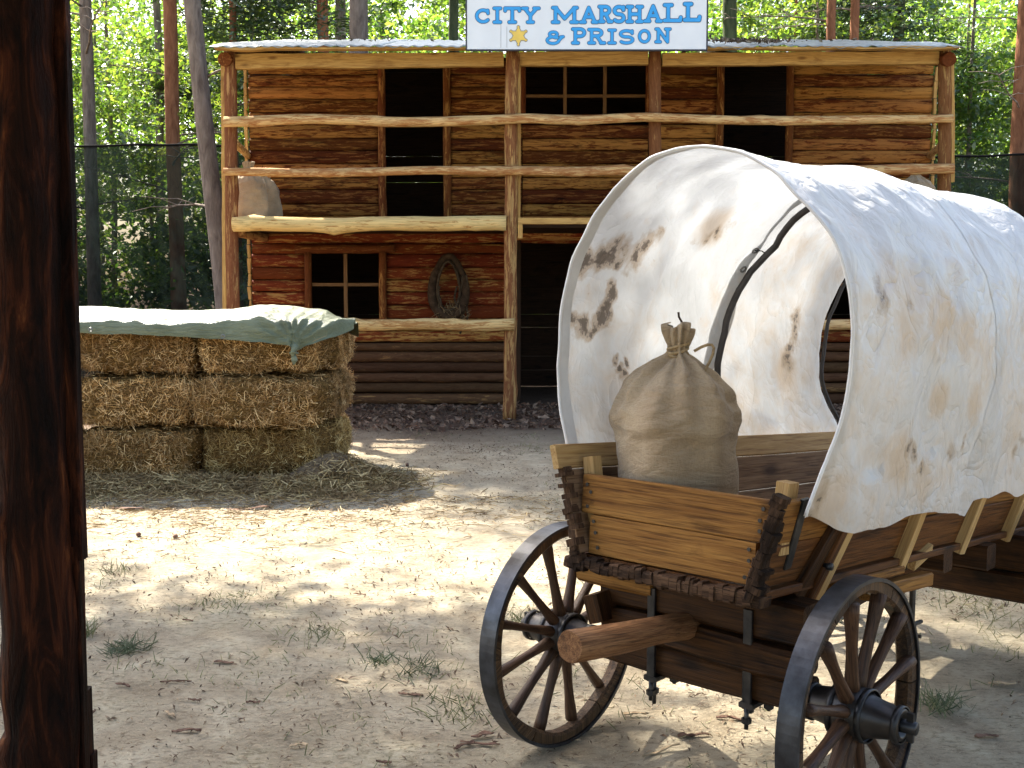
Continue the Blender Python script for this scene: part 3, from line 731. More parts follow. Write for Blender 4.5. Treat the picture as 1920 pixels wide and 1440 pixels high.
# ---------------------------------------------------------------- horse collar on the wall
def collar():
    e = empty('horse_collar', T(-.85, 15.36, 1.66), 'old brown horse collar hanging on the plank wall right of the small window', 'horse collar')
    cx, cz, y = -.865, 1.64, 15.36
    pts = []
    for i in range(33):
        a = 2*math.pi*i/32; s = math.sin(a); c = math.cos(a)
        pts.append((cx+(.225-.05*s)*c*(1 if s < .4 else .9), y+.02*s, cz+.40*s))
    V, F = tube_geo(pts, [.05+.018*(1-math.sin(2*math.pi*i/32))/2 for i in range(33)], 10, 3, .15, False)
    obj('collar_ring', mesh_np('collar_ring', np.array(V)-np.array([cx, y, cz]), F, (M['collar'],), True), e, T(cx, y, cz))
    pts = [(cx+(.15-.03*math.sin(a))*math.cos(a), y-.05, cz+.33*math.sin(a)) for a in [2*math.pi*i/28 for i in range(29)]]
    V, F = tube_geo(pts, .018, 8, 5, .2, False)
    obj('inner_pad', mesh_np('inner_pad', np.array(V)-np.array([cx, y, cz]), F, (M['collar2'],), True), e, T(cx, y, cz))
    for k, (dx, L) in enumerate(((.24, .62), (.17, .80), (.10, .5), (-.12, .42))):
        p = [(cx+dx+.02*math.sin(j*1.3+k), y-.03-.01*k, cz+.15-(.15 if k > 1 else 0)-L*j/7) for j in range(8)]
        V, F = tube_geo(p, .014, 6, k, .2)
        obj('strap', mesh_np('strap', np.array(V)-np.array([cx, y, cz]), F, (M['collar2'],), True), e, T(cx, y, cz))
    n = 160; c = np.stack([cx+RNG.normal(.04, .12, n), np.full(n, y-.04)+RNG.normal(0, .02, n), cz-.38+RNG.normal(0, .07, n)], 1)
    V, F = blades(n, c, RNG.normal(size=(n, 3))*np.array([.5, .3, 1]), RNG.uniform(.08, .22, n), np.full(n, .008))
    o = obj('straw_stuffing', mesh_np('straw_stuffing', V, F, (M['straw_grey'],)), e); tag(o, kind='stuff')
collar()

# ---------------------------------------------------------------- sacks
def sack_geo(prof, nseg=72, folds=12, seed=0, squash=(1, 1), depth=.03):
    V = []; F = []; K = len(prof)
    rn = random.Random(seed); ph = [rn.uniform(0, 6.28) for _ in range(8)]
    for k, (r, z, fa) in enumerate(prof):
        for i in range(nseg):
            a = 2*math.pi*i/nseg
            fold = (math.cos(folds*a+ph[0]+1.2*math.sin(2*a+ph[1]))+.6*math.cos((folds+5)*a+ph[2]))*fa
            low = .035*mnoise.noise(Vector((math.cos(a)*1.6+seed, math.sin(a)*1.6, z*4)))
            wr = .014*mnoise.noise(Vector((math.cos(a)*2.2, math.sin(a)*2.2+seed, z*26)))*(1 if r > .1 else 0)
            rr = r*(1+fold)+low*(1 if r > .12 else .25)+wr
            V.append((rr*math.cos(a)*squash[0], rr*math.sin(a)*squash[1], z+.01*math.cos(a*3+ph[3])*(1 if fa > .03 else .4)))
    for k in range(K-1):
        for i in range(nseg):
            a = k*nseg+i; b_ = k*nseg+(i+1) % nseg; F.append([a, b_, b_+nseg, a+nseg])
    F.append(list(range(nseg-1, -1, -1)))
    return V, F
def interp_prof(keys, n):
    out = []
    for i in range(n):
        t = i/(n-1)*(len(keys)-1); k = min(int(t), len(keys)-2); f = t-k
        f2 = f
        out.append(tuple(keys[k][j]*(1-f2)+keys[k+1][j]*f2 for j in range(3)))
    return out
def make_sack(name, x, y, z, label, keys, seed, squash=(1, 1), rot=0, twine=True, neck=(0, 0, 0), nr=.05):
    e = empty(name, T(x, y, z) @ Matrix.Rotation(rot, 4, 'Z'), label, 'sack')
    V, F = sack_geo(interp_prof(keys, 64), 80, 9, seed, squash)
    o = obj('sack_cloth', mesh_np('sack_cloth', np.array(V), F, (M['burlap'],), True), e, WM[e.name])
    md = o.modifiers.new('sub', 'SUBSURF'); md.levels = 1; md.render_levels = 1
    md = o.modifiers.new('smooth', 'SMOOTH'); md.iterations = 2; md.factor = .5
    if twine:
        for q in range(3):
            p = [(nr*1.12*math.cos(a), nr*1.12*math.sin(a), neck[2]+.012*q+.010*math.sin(a+q)) for a in [2*math.pi*i/24 for i in range(25)]]
            V, F = tube_geo(p, .0055, 6, q, 0, False)
            obj('twine', mesh_np('twine', np.array(V), F, (M['rope'],), True), e, WM[e.name])
        p = [(.05+.05*math.sin(t*1.9)*1.3, -.03-.01*t, neck[2]+.01-.10*t*t*.35+.035*math.sin(t*2.3)) for t in [i/8*1.6 for i in range(9)]]
        V, F = tube_geo(p, .0055, 6, 4)
        obj('twine_end', mesh_np('twine_end', np.array(V), F, (M['rope'],), True), e, WM[e.name])
        p = [(.01+.01*math.sin(j), 0, neck[2]+.06+j*.016) for j in range(6)]
        V, F = tube_geo(p, .004, 6, 4)
        obj('twine_end', mesh_np('twine_end', np.array(V), F, (M['collar'],), True), e, WM[e.name])
    return e
# ---------------------------------------------------------------- wagon frame of reference
YAW = math.radians(47.5); WO = Vector((.594, 3.572, 0))
WAG = Matrix.Translation(WO) @ Matrix.Rotation(YAW, 4, 'Z')          # X forward, Y to the far side, Z up
BOD = WAG @ T(-.15, 0, .762) @ Matrix.Rotation(math.radians(4.3), 4, 'Y')
wagon = empty('covered_wagon', WAG, 'old wooden covered wagon with a stained white canvas top and spoked wheels', 'wagon')
def wp(Mx, p): return Mx @ Vector(p)
def wboard(name, A, B, thick, height, mat, up, Mx=BOD, parent=None, **k):
    return board(parent or wagon, name, wp(Mx, A), wp(Mx, B), thick, height, mat, up=(Mx.to_3x3() @ Vector(up)), **k)
# --- wheels
def make_wheel(R, nsp, side, cx, y, parent):
    """disc in the local XZ plane, axle along Y; side=+1: outer face towards +Y"""
    Mx = WAG @ T(cx, y, R)
    prof = [(-.150, .0), (-.150, .042), (-.135, .048), (-.06, .060), (-.035, .078), (.035, .078), (.055, .062), (.13, .047), (.15, .047), (.152, .034), (.12, .030), (.12, 0)]
    ns = 28; V = []; F = []
    for (d, r) in prof:
        for i in range(ns):
            a = 2*math.pi*i/ns; V.append((r*math.cos(a), d*side, r*math.sin(a)))
    for k in range(len(prof)-1):
        for i in range(ns):
            a = k*ns+i; b_ = k*ns+(i+1) % ns; f = [a, b_, b_+ns, a+ns]; F.append(f[::-1] if side > 0 else f)
    hub = obj('wheel', mesh_np('wheel', np.array(V), F, (M['hub'],), True), parent, Mx)
    for d, r in ((-.13, .0515), (-.045, .076), (.045, .075), (.142, .050)):
        V = []; F = []
        for (dd, rr) in ((-.009, r), (-.009, r+.005), (.009, r+.005), (.009, r)):
            for i in range(ns):
                a = 2*math.pi*i/ns; V.append((rr*math.cos(a), (d+dd)*side, rr*math.sin(a)))
        for k in range(3):
            for i in range(ns):
                a = k*ns+i; b_ = k*ns+(i+1) % ns; F.append([a, b_, b_+ns, a+ns])
        obj('hub_band', mesh_np('hub_band', np.array(V), F, (M['iron'],), True), hub, Mx)
    V, F = tube_geo([(0, .10*side, 0), (0, .19*side, 0)], [.021, .019], 12)
    obj('axle_end', mesh_np('axle_end', np.array(V), F, (M['iron'],), True), hub, Mx)
    V, F = box_geo(.012, .02, .085, (0, .172*side, 0)); obj('linchpin', mesh_np('linchpin', np.array(V), F, (M['iron'],)), hub, Mx)
    # iron tyre
    nr = 96; V = []; F = []
    ring = [(R, -.034), (R, .034), (R-.011, .034), (R-.011, -.034)]
    for i in range(nr):
        a = 2*math.pi*i/nr
        for (r, d) in ring: V.append((r*math.cos(a), d*side+0, r*math.sin(a)))
    for i in range(nr):
        j = (i+1) % nr
        for k in range(4): F.append([i*4+k, j*4+k, j*4+(k+1) % 4, i*4+(k+1) % 4][::(1 if side > 0 else -1)])
    me = mesh_np('tyre', np.array(V), F, (M['tyre'],)); ty = obj('tyre', me, hub, Mx)
    # felloes (one per two spokes)
    nf = nsp//2; seg = 10
    def felloe():
        V = []; F = []
        span = 2*math.pi/nf
        for i in range(seg+1):
            a = -span/2+.006+(span-.012)*i/seg
            ins = .050+.006*math.cos(2*math.pi*i/seg)+.002*smooth_noise(i, 4, .7)
            cs = [(R-.0115, -.026), (R-.0115, .026), (R-ins+.010, .027), (R-ins, .018), (R-ins, -.018), (R-ins+.010, -.027)]
            for (r, d) in cs: V.append((r*math.cos(a), d*side, r*math.sin(a)))
        for i in range(seg):
            for k in range(6): F.append([i*6+k, (i+1)*6+k, (i+1)*6+(k+1) % 6, i*6+(k+1) % 6])
        F.append([0, 1, 2, 3, 4, 5]); F.append([seg*6+k for k in range(5, -1, -1)])
        return mesh_np('felloe', np.array(V), F, (M['rim'],))
    fm = felloe()
    for k in range(nf): obj('felloe', fm, hub, Mx @ Matrix.Rotation(-2*math.pi*(k+.5)/nf-.26*0+math.pi/nsp*0, 4, 'Y'))
    # spokes: dished, tapered, oval
    pts = []; rad = []; n = 9
    for i in range(n):
        t = i/(n-1); r = .062+(R-.045-.062)*t
        pts.append((r, (.0+.018*(t))*side, 0)); rad.append(.0245-.0070*math.sin(math.pi*min(1, t*1.1))**1+(-.003*t))
    V, F = tube_geo(pts, rad, 10, 2, .05); V = [(x, y_*1.15, z_*.85) for x, y_, z_ in V]
    sm = mesh_np('spoke', np.array(V), F, (M['spoke'],), True)
    for k in range(nsp): obj('spoke', sm, hub, Mx @ Matrix.Rotation(2*math.pi*(k+.5)/nsp+.05, 4, 'Y'))
    return hub
wh1 = make_wheel(.40, 12, 1, 0, .556, wagon)
wh2 = make_wheel(.40, 12, -1, 0, -.556, wagon)
wh3 = make_wheel(.345, 12, 1, 1.98, .55, wagon)
wh4 = make_wheel(.345, 12, -1, 1.98, -.55, wagon)
# tarry lump and flaked joint on the far rear tyre
# --- running gear
def gear(name, A, B, th, h, mat, up=(0, 0, 1), **k): return wboard(name, A, B, th, h, mat, up, WAG, **k)
gear('rear_axle', (0, -.42, .415), (0, .38, .415), .10, .10, M['wag_dark'], wob=.012, bev=.012)
gear('rear_bolster', (0, -.42, .635), (0, .34, .635), .12, .13, M['wag_dark'], wob=.01, bev=.012)
gear('axle_block', (0, -.40, .515), (0, .32, .515), .16, .105, M['wag_dark'], wob=.02, bev=.015)
gear('bolster_cap', (-.03, .12, .675), (-.03, .43, .675), .10, .09, M['wag_old'], wob=.01, bev=.012)
gear('side_block', (-.09, .30, .52), (-.09, .33, .61), .06, .10, M['wag_dark'], (1, 0, 0), bev=.006)
gear('front_axle', (1.98, -.42, .345), (1.98, .42, .345), .11, .13, M['wag_dark'], wob=.012, bev=.012)
gear('front_bolster', (1.98, -.44, .50), (1.98, .44, .50), .13, .16, M['wag_dark'], wob=.012, bev=.012)
log(wagon, 'reach_pole', wp(WAG, (-.64, .0, .632)), wp(WAG, (.05, .0, .545)), .045, .042, M['pole'], .006, .12, 2, 16)
gear('reach_beam', (.05, .02, .50), (2.0, .02, .47), .09, .10, M['wag_dark'], wob=.02, bev=.01)
gear('draught_bar', (.0, -.30, .56), (1.3, -.10, .50), .06, .09, M['wag_dark'], wob=.01, bev=.01)
gear('draught_bar', (.0, .30, .56), (1.3, .10, .50), .06, .09, M['wag_dark'], wob=.01, bev=.01)
gear('cross_beam', (1.20, -.36, .60), (1.20, .36, .60), .09, .09, M['wag_dark'], wob=.01, bev=.01)
gear('cross_beam', (1.55, -.40, .56), (1.55, .40, .56), .10, .10, M['wag_dark'], wob=.01, bev=.01)
gear('side_skid', (.55, -.33, .60), (1.0, -.36, .57), .05, .05, M['wag_old'], bev=.006)
# clamps with bolts hanging under the axle
for yv in (.12, -.24):
    cl = gear('axle_clamp', (-.068, yv, .345), (-.068, yv, .66), .03, .012, M['iron'], (1, 0, 0), bev=.002)
    gear('clamp_plate', (0.0-.075, yv, .357), (.075, yv, .357), .05, .018, M['iron'], (0, 0, 1), parent=cl, bev=.003)
    for dx, L in ((-.068, .07), (.068, .05), (-.02, .10 if yv > 0 else .03)):
        V, F = tube_geo([(0, 0, 0), (0, 0, -L)], [.008, .007], 8)
        obj('bolt', mesh_np('bolt', np.array(V), F, (M['iron'],), True), cl, WAG @ T(dx, yv+(.02 if dx == -.02 else 0), .352))
        V, F = tube_geo([(0, 0, 0), (0, 0, -.016)], [.016, .016], 6)
        obj('nut', mesh_np('nut', np.array(V), F, (M['iron'],)), cl, WAG @ T(dx, yv+(.02 if dx == -.02 else 0), .345-L*.4))
# hanging iron with cross pin and bent rod by the near side
hp = gear('hanging_iron', (1.02, -.30, .56), (1.02, -.30, .30), .018, .022, M['iron'], (1, 0, 0), bev=.003)
gear('cross_pin', (1.0, -.345, .345), (1.0, -.255, .345), .012, .012, M['iron'], parent=hp, bev=.002)
V, F = tube_geo([wp(WAG, (a, -.32, z)) for a, z in ((.72, .60), (.80, .50), (.86, .44), (.93, .405), (1.0, .39), (1.06, .385))], .008, 8)
obj('bent_rod', mesh_np('bent_rod', np.array(V), F, (M['iron'],), True), wagon)
# --- body: y is half width, flaring upwards.  near side is -Y, far side +Y
L0, L1 = .0, 2.35
def yb(h): return .312+.29*h
for i, (h0, h1, m_) in enumerate(((.0, .130, 'wag_gate'), (.133, .262, 'wag_gate'))):
    hm = (h0+h1)/2
    wboard('tailgate_plank', (0, -yb(hm)+.02, hm), (0, yb(hm)-.02, hm), .026, h1-h0, M[m_], (0, 0, 1), bev=.003, wob=.003)
# make the tailgate ends follow the flare
def nails(parent, Mx, pts):
    b = MB()
    for p in pts:
        V, F = tube_geo([(p[0]-.003, p[1], p[2]), (p[0]+.003, p[1], p[2])], [.006, .006], 7); b.add(V, F)
    o = obj('nail', b.mesh('nail', M['iron']), parent, Mx)
    return o
for p in [(-.015, s*(yb(h)-.045), h) for s in (-1, 1) for h in (.03, .075, .11, .16, .20, .235)]:
    V, F = tube_geo([(-.003, 0, 0), (.003, .0, 0)], [.0065, .005], 7)
    obj('nail', mesh_np('nail', np.array(V), F, (M['iron'],)), wagon, BOD @ T(p[0]+.0005, p[1]+random.uniform(-.012, .012), p[2]+random.uniform(-.008, .008)))
for s in (-1, 1):        # side boards
    hs = [(.0, .135), (.138, .268)] + ([(.271, .352)] if s > 0 else [])
    for k, (h0, h1) in enumerate(hs):
        hm = (h0+h1)/2
        upv = (0, s*.30, 1)
        yoff = s*(yb(hm)+.014+(.004 if k == 2 else 0))
        mt = 'wag_new' if (k == 2 and s > 0) else ('wag_in' if s > 0 else ('wag_low' if k == 0 else 'wag_old'))
        x0 = -.055 if k < 2 else (-.085 if s > 0 else .10)
        wboard('side_plank', (x0, yoff, hm), (L1, yoff, hm), .024, (h1-h0)*1.04, M[mt], upv, wob=.004, bev=.003)
    # inside lining of the same planks on the far side keeps pale look
def end_grain(A, B, wdt, dep, n, mat, upv, name):
    """row of splintered, uneven blocks of end grain joined in one part"""
    A = Vector(A); B = Vector(B); Mf = frame(wp(BOD, A), wp(BOD, B), BOD.to_3x3() @ Vector(upv)); L = (B-A).length; b = MB(); rr = random.Random(nseed())
    x = -L/2
    while x < L/2:
        w_ = rr.uniform(.012, .030); h = wdt*rr.uniform(.8, 1.12); d = dep*rr.uniform(.55, 1.25)
        V, F = board_geo(w_*.94, d, h, rr.randint(0, 999), .012, .006, 3)
        b.add(V, F, T(x+w_/2, -d/2+dep/2+rr.uniform(-.004, .004), rr.uniform(-.004, .004)) @ Matrix.Rotation(rr.uniform(-.16, .16), 4, 'Y'))
        x += w_
    return obj(name, b.mesh(name, mat), wagon, Mf)
end_grain((-.045, -yb(-.01)-.015, -.03), (-.05, -yb(.27)-.018, .275), .042, .055, 9, M['wag_end'], (0, -1, .3), 'side_board_end')
end_grain((-.045, yb(-.01)+.015, -.03), (-.05, yb(.26)+.018, .27), .040, .05, 9, M['wag_end'], (0, 1, .3), 'side_board_end')
end_grain((-.035, -.36, -.030), (-.035, .36, -.030), .044, .06, 18, M['wag_end'], (0, 0, 1), 'floor_board_end')
for k in range(5):
    y = -.29+k*.145; wboard('floor_plank', (-.02, y, -.018), (L1, y, -.018), .14, .026, M['wag_low'], (0, 0, 1))
wboard('front_board', (L1-.02, -.38, .11), (L1-.02, .38, .11), .025, .25, M['wag_low'], (0, 0, 1))
# iron strap and dark board on the near side, pale battens
def near(a, h, off=0.): return (a, -(yb(h)+.027+off), h)
wboard('iron_strap', near(.10, .05), near(.07, .27), .012, .04, M['iron'], (1, 0, 0))
wboard('stake', near(.20, -.05, .012), near(.335, .21, .012), .03, .055, M['wag_dark'], (1, 0, 0), bev=.006, wob=.008)
wboard('stake', near(.31, -.07, .018), near(.395, .21, .018), .045, .045, M['wag_new'], (1, 0, 0), bev=.003)
wboard('stake', near(.27, -.07, .022), near(.365, .21, .022), .035, .036, M['wag_low'], (1, 0, 0), bev=.004)
for a in (.93, 1.50, 2.02):
    wboard('stake', near(a, -.045, .016), near(a+.02, .20, .016), .04, .05, M['wag_new'], (1, 0, 0), bev=.003)
wboard('stake', near(1.085, -.05, .006), near(1.20, -.0, .006), .03, .05, M['wag_new'], (1, 0, 0), bev=.003)
wboard('foot_rail', near(.42, -.045, .02), near(.93, -.045, .02), .05, .03, M['wag_old'], (0, 0, 1), bev=.005)
for p in (near(.36, .20, .04), near(.30, .04, .04)):
    V, F = tube_geo([(0, -.012, 0), (0, .012, 0)], [.012, .014], 8); obj('bolt', mesh_np('bolt', np.array(V), F, (M['iron'],), True), wagon, BOD @ T(*p))
# inner cleats that hold the tailgate
wboard('cleat', (.045, yb(.2)-.045, .10), (.045, yb(.3)-.035, .315), .045, .05, M['wag_new'], (1, 0, 0))
wboard('cleat', (.05, -yb(.2)+.02, .10), (.05, -yb(.3)+.03, .315), .045, .06, M['wag_new'], (1, 0, 0))
# --- canvas.  rear edge measured as (u, y, z) in the wagon frame, from the far foot over the top to the near foot
EDGE = [(-.116, .429, 1.071), (-.121, .468, 1.206), (-.123, .484, 1.369), (-.121, .470, 1.569), (-.115, .422, 1.748), (-.104, .341, 1.895), (-.090, .233, 2.002), (-.077, .128, 2.063), (-.061, .008, 2.083), (-.048, -.090, 2.071), (-.036, -.185, 2.042), (-.024, -.278, 1.986), (-.014, -.353, 1.907), (-.005, -.427, 1.830), (.002, -.476, 1.750), (.006, -.509, 1.642), (.008, -.520, 1.520), (.007, -.518, 1.412), (-.006, -.500, 1.271), (-.045, -.475, 1.142), (-.105, -.45, .965)]
EA = np.array(EDGE)
def resample(P, n):
    d = np.concatenate([[0], np.cumsum(np.linalg.norm(np.diff(P, axis=0), axis=1))]); t = np.linspace(0, d[-1], n)
    Q = np.stack([np.interp(t, d, P[:, k]) for k in range(3)], 1)
    for _ in range(3): Q[1:-1] = Q[1:-1]*.5+(Q[:-2]+Q[2:])*.25
    return Q
NE = 130
E0 = resample(EA, NE)
REG = np.array([(0, .415, 1.02), (0, .470, 1.20), (0, .505, 1.38), (0, .505, 1.58), (0, .47, 1.76), (0, .39, 1.92), (0, .265, 2.045), (0, .10, 2.115), (0, 0, 2.125), (0, -.10, 2.115), (0, -.265, 2.045), (0, -.39, 1.92), (0, -.47, 1.76), (0, -.51, 1.58), (0, -.52, 1.38), (0, -.50, 1.18), (0, -.47, .92)])
R0 = resample(REG, NE)
def canvas_pt(i, u, off=0., sag=True):
    """i along the hoop (0..NE-1), u forward"""
    k = min(1, max(0, (u+.1)/.9)); k = k*k*(3-2*k)
    p = E0[i]*(1-k)+R0[i]*k; f = i/(NE-1)
    s = 1.
    if sag:
        ph = (u % 1.0) if u < 1 else ((u-1)/.92 % 1.0)
        s -= .030*math.sin(math.pi*min(1, max(0, ph)))*(math.sin(math.pi*f)**.7)
    y = p[1]*s; z = 1.35+(p[2]-1.35)*s-.040*max(0, u)
    nrm = Vector((0, y, z-1.45)).normalized()
    wv = .014*mnoise.noise(Vector((u*2.2, f*7, 2)))+.008*mnoise.noise(Vector((u*6+f*5, f*13-u*3, 5)))+.003*mnoise.noise(Vector((u*17, f*30, 7)))-.016*abs(mnoise.noise(Vector((u*3.1+f*4, f*9-u*2, 11))))**.6+.010-.007*abs(mnoise.noise(Vector((u*8-f*7, f*21+u*4, 13))))**.6
    if u < 0.03: wv *= .5
    # near foot folds
    if f > .86: wv += .014*math.sin(u*13+2*math.sin(u*4))*(f-.86)/.14
    q = Vector((u, y, z))+nrm*(wv+off)
    if f > .8 and q.z < 1.10:
        q.y = min(q.y, -(.425+.065*min(1, max(0, (u+.03)/.15))))+.3*(wv if u > .1 else 0)
    return q
def hem_drop(u):      # extra drop of the near foot below the side board top
    return [(-.12, .0), (.0, .012), (.12, .026), (.24, .036), (.34, .034), (.50, .022), (.72, .020), (.92, .040), (1.0, .052), (1.08, .01), (1.35, .01), (2.1, .02)]
def canvas_sheet(name, ufun0, ufun1, nu, off, mat, i0=0, i1=NE):
    V = []
    hx, hy = zip(*hem_drop(0))
    for a in range(nu):
        t = a/(nu-1)
        for i in range(i0, i1):
            f = i/(NE-1); ua = ufun0(i); ub = ufun1(i); u = ua+(ub-ua)*t
            q = canvas_pt(i, u, off if (off <= 0 or i < NE*.4) else off*min(1, .12+t*2.5))
            if f > .8: q.z -= (np.interp(u, hx, hy)+.015*math.sin(u*9))*((f-.8)/.2)
            if f < .1: q.z += (.1-f)/.1*.012*math.sin(u*11)
            V.append(tuple(q))
    n = i1-i0; g = np.arange(n*nu).reshape(nu, n)
    F = np.stack([g[:-1, :-1], g[:-1, 1:], g[1:, 1:], g[1:, :-1]], -1).reshape(-1, 4)
    o = obj(name, mesh_np(name, np.array(V), F, (mat,), True), wagon, WAG)
    return o
def inv_uv(): pass
def canvas_mat():
    m, nt, b = new_mat('stained_canvas'); out = nt.nodes['Material Output']
    p = obj_coords(nt, (1, 1, 1), False)
    n1 = noise(nt, p, 2.2, 6, .62, .8); n2 = noise(nt, p, 9, 6, .65, .6); n3 = noise(nt, p, 60, 4, .6)
    c = ramp(nt, [(.35, (.54, .53, .50)), (.6, (.64, .635, .61))], n1).outputs[0]
    # soft tan soiling, stronger low down
    sp = nt.nodes.new('ShaderNodeSeparateXYZ'); nt.links.new(p, sp.inputs[0])
    low = nt.nodes.new('ShaderNodeMapRange'); low.inputs[1].default_value = 1.9; low.inputs[2].default_value = .95
    low.inputs[3].default_value = .0; low.inputs[4].default_value = .12; nt.links.new(sp.outputs[2], low.inputs[0])
    soil = ramp(nt, [(.52, (0, 0, 0)), (.72, (.8, .8, .8))], math_(nt, 'ADD', math_(nt, 'ADD', math_(nt, 'MULTIPLY', n1, .6), math_(nt, 'MULTIPLY', n2, .4)), low.outputs[0])).outputs[0]
    c = mixc(nt, soil, c, (.55, .43, .30))
    # blotches of mould and rust, each at its own place
    wrp = nt.nodes.new('ShaderNodeTexNoise'); wrp.inputs['Scale'].default_value = 11; wrp.inputs['Detail'].default_value = 4; nt.links.new(p, wrp.inputs['Vector'])
    wsub = nt.nodes.new('ShaderNodeVectorMath'); wsub.operation = 'SUBTRACT'; nt.links.new(wrp.outputs['Color'], wsub.inputs[0]); wsub.inputs[1].default_value = (.5, .5, .5)
    wsc = nt.nodes.new('ShaderNodeVectorMath'); wsc.operation = 'SCALE'; nt.links.new(wsub.outputs[0], wsc.inputs[0]); wsc.inputs['Scale'].default_value = .112
    pw = nt.nodes.new('ShaderNodeVectorMath'); pw.operation = 'ADD'; nt.links.new(p, pw.inputs[0]); nt.links.new(wsc.outputs[0], pw.inputs[1]); pw = pw.outputs[0]
    def spotmask(spots):
        tot = None
        for (sx, sy, sz, r, stg) in spots:
            d = nt.nodes.new('ShaderNodeVectorMath'); d.operation = 'DISTANCE'; nt.links.new(pw, d.inputs[0]); d.inputs[1].default_value = (sx, sy, sz)
            v = math_(nt, 'SUBTRACT', 1., math_(nt, 'DIVIDE', d.outputs['Value'], r), True)
            v = math_(nt, 'MULTIPLY', v, stg)
            tot = v if tot is None else math_(nt, 'MAXIMUM', tot, v)
        return tot
    soft = spotmask(SOFT)
    sm_ = ramp(nt, [(.05, (0, 0, 0)), (.5, (.6, .6, .6))], math_(nt, 'MULTIPLY', soft, math_(nt, 'ADD', .2, math_(nt, 'MULTIPLY', n2, 1.8)))).outputs[0]
    c = mixc(nt, sm_, c, (.52, .38, .24))
    tot = spotmask(SPOTS)
    ds = math_(nt, 'ADD', tot, math_(nt, 'MULTIPLY', math_(nt, 'SUBTRACT', n2, .5), 1.2))
    ds = math_(nt, 'MULTIPLY', ds, math_(nt, 'GREATER_THAN', tot, .001))
    halo = ramp(nt, [(.10, (0, 0, 0)), (.38, (.8, .8, .8))], ds).outputs[0]
    c = mixc(nt, halo, c, (.38, .29, .20))
    core = ramp(nt, [(.46, (0, 0, 0)), (.66, (.85, .85, .85))], math_(nt, 'ADD', ds, math_(nt, 'MULTIPLY', math_(nt, 'SUBTRACT', n3, .5), 1.1))).outputs[0]
    c = mixc(nt, core, c, (.085, .065, .05))
    sc = ramp(nt, [(.66, (0, 0, 0)), (.70, (.5, .5, .5))], math_(nt, 'ADD', math_(nt, 'MULTIPLY', n3, .55), math_(nt, 'MULTIPLY', n2, .5))).outputs[0]
    c = mixc(nt, sc, c, (.42, .30, .19))
    nt.links.new(c, b.inputs['Base Color']); b.inputs['Roughness'].default_value = .38
    b.inputs['Specular IOR Level'].default_value = .5
    cr1 = math_(nt, 'ABSOLUTE', math_(nt, 'SUBTRACT', noise(nt, obj_coords(nt, (1, 1, .8), False), 3.4, 3, .5, .9), .5))
    cr2 = math_(nt, 'ABSOLUTE', math_(nt, 'SUBTRACT', noise(nt, obj_coords(nt, (1, 1.2, 1), False), 9, 3, .5, .7), .5))
    crs = math_(nt, 'ADD', math_(nt, 'MULTIPLY', math_(nt, 'POWER', cr1, .55), 1.6), math_(nt, 'MULTIPLY', math_(nt, 'POWER', cr2, .55), .6))
    dk = ramp(nt, [(0, (.9, .9, .9)), (.03, (0, 0, 0))], cr1).outputs[0]
    bump(nt, b, math_(nt, 'ADD', crs, math_(nt, 'MULTIPLY', n2, .3)), .55, .022)
    tl = nt.nodes.new('ShaderNodeBsdfTranslucent'); nt.links.new(mixc(nt, 1., c, (.84, .90, 1.0), 'MULTIPLY'), tl.inputs[0])
    mx = nt.nodes.new('ShaderNodeMixShader'); mx.inputs[0].default_value = .20
    nt.links.new(b.outputs[0], mx.inputs[1]); nt.links.new(tl.outputs[0], mx.inputs[2]); nt.links.new(mx.outputs[0], out.inputs[0])
    return m
# stain centres found by shooting a pixel ray at the far or near canvas side
def ray_px(x, y):
    F_ = Vector((0, math.cos(PITCH), -math.sin(PITCH))); U_ = Vector((0, math.sin(PITCH), math.cos(PITCH)))
    return (Vector((1, 0, 0))*((x-960)/2100)-U_*((y-720)/2100)+F_)
def on_side(x, y, yl):
    """wagon-frame point where the pixel ray meets the plane Y=yl"""
    inv = WAG.inverted(); o_ = inv @ Vector((0, 0, CAM_H)); d = inv.to_3x3() @ ray_px(x, y)
    t = (yl-o_.y)/d.y; return o_+d*t
SP = []; SOFT = []
def stain_line(yl, r, k, *pts):
    for (x, y) in pts:
        q = on_side(x, y, yl); SP.append((q.x, q.y, q.z, r, k))
stain_line(.44, .085, 1.0, (1092, 492), (1112, 480), (1135, 466), (1160, 450), (1180, 436), (1205, 424), (1180, 470), (1195, 452))
stain_line(.43, .05, .9, (1228, 418), (1246, 420), (1186, 492), (1160, 488))
stain_line(.46, .055, .95, (1148, 552), (1142, 575), (1136, 598), (1124, 612), (1112, 622), (1095, 612), (1080, 606), (1064, 603))
stain_line(.47, .028, .9, (1158, 672), (1164, 688), (1170, 704), (1176, 680))
stain_line(.42, .028, .7, (1118, 402), (1132, 412), (1150, 408))
stain_line(.40, .045, .55, (1310, 460), (1328, 448), (1345, 432), (1362, 416), (1378, 402))
stain_line(.36, .06, .45, (1300, 362), (1325, 366), (1345, 372), (1420, 352), (1450, 362), (1470, 360))
stain_line(.50, .065, .75, (1494, 600), (1488, 625), (1482, 650), (1478, 678))
stain_line(-.50, .05, .55, (1668, 486), (1690, 500), (1650, 540), (1652, 560), (1710, 560))
stain_line(-.50, .04, .6, (1712, 838), (1724, 850), (1738, 868), (1790, 850), (1808, 832), (1896, 880), (1905, 850), (1912, 820))
stain_line(-.45, .05, .6, (1520, 968), (1535, 930), (1548, 895), (1560, 860))
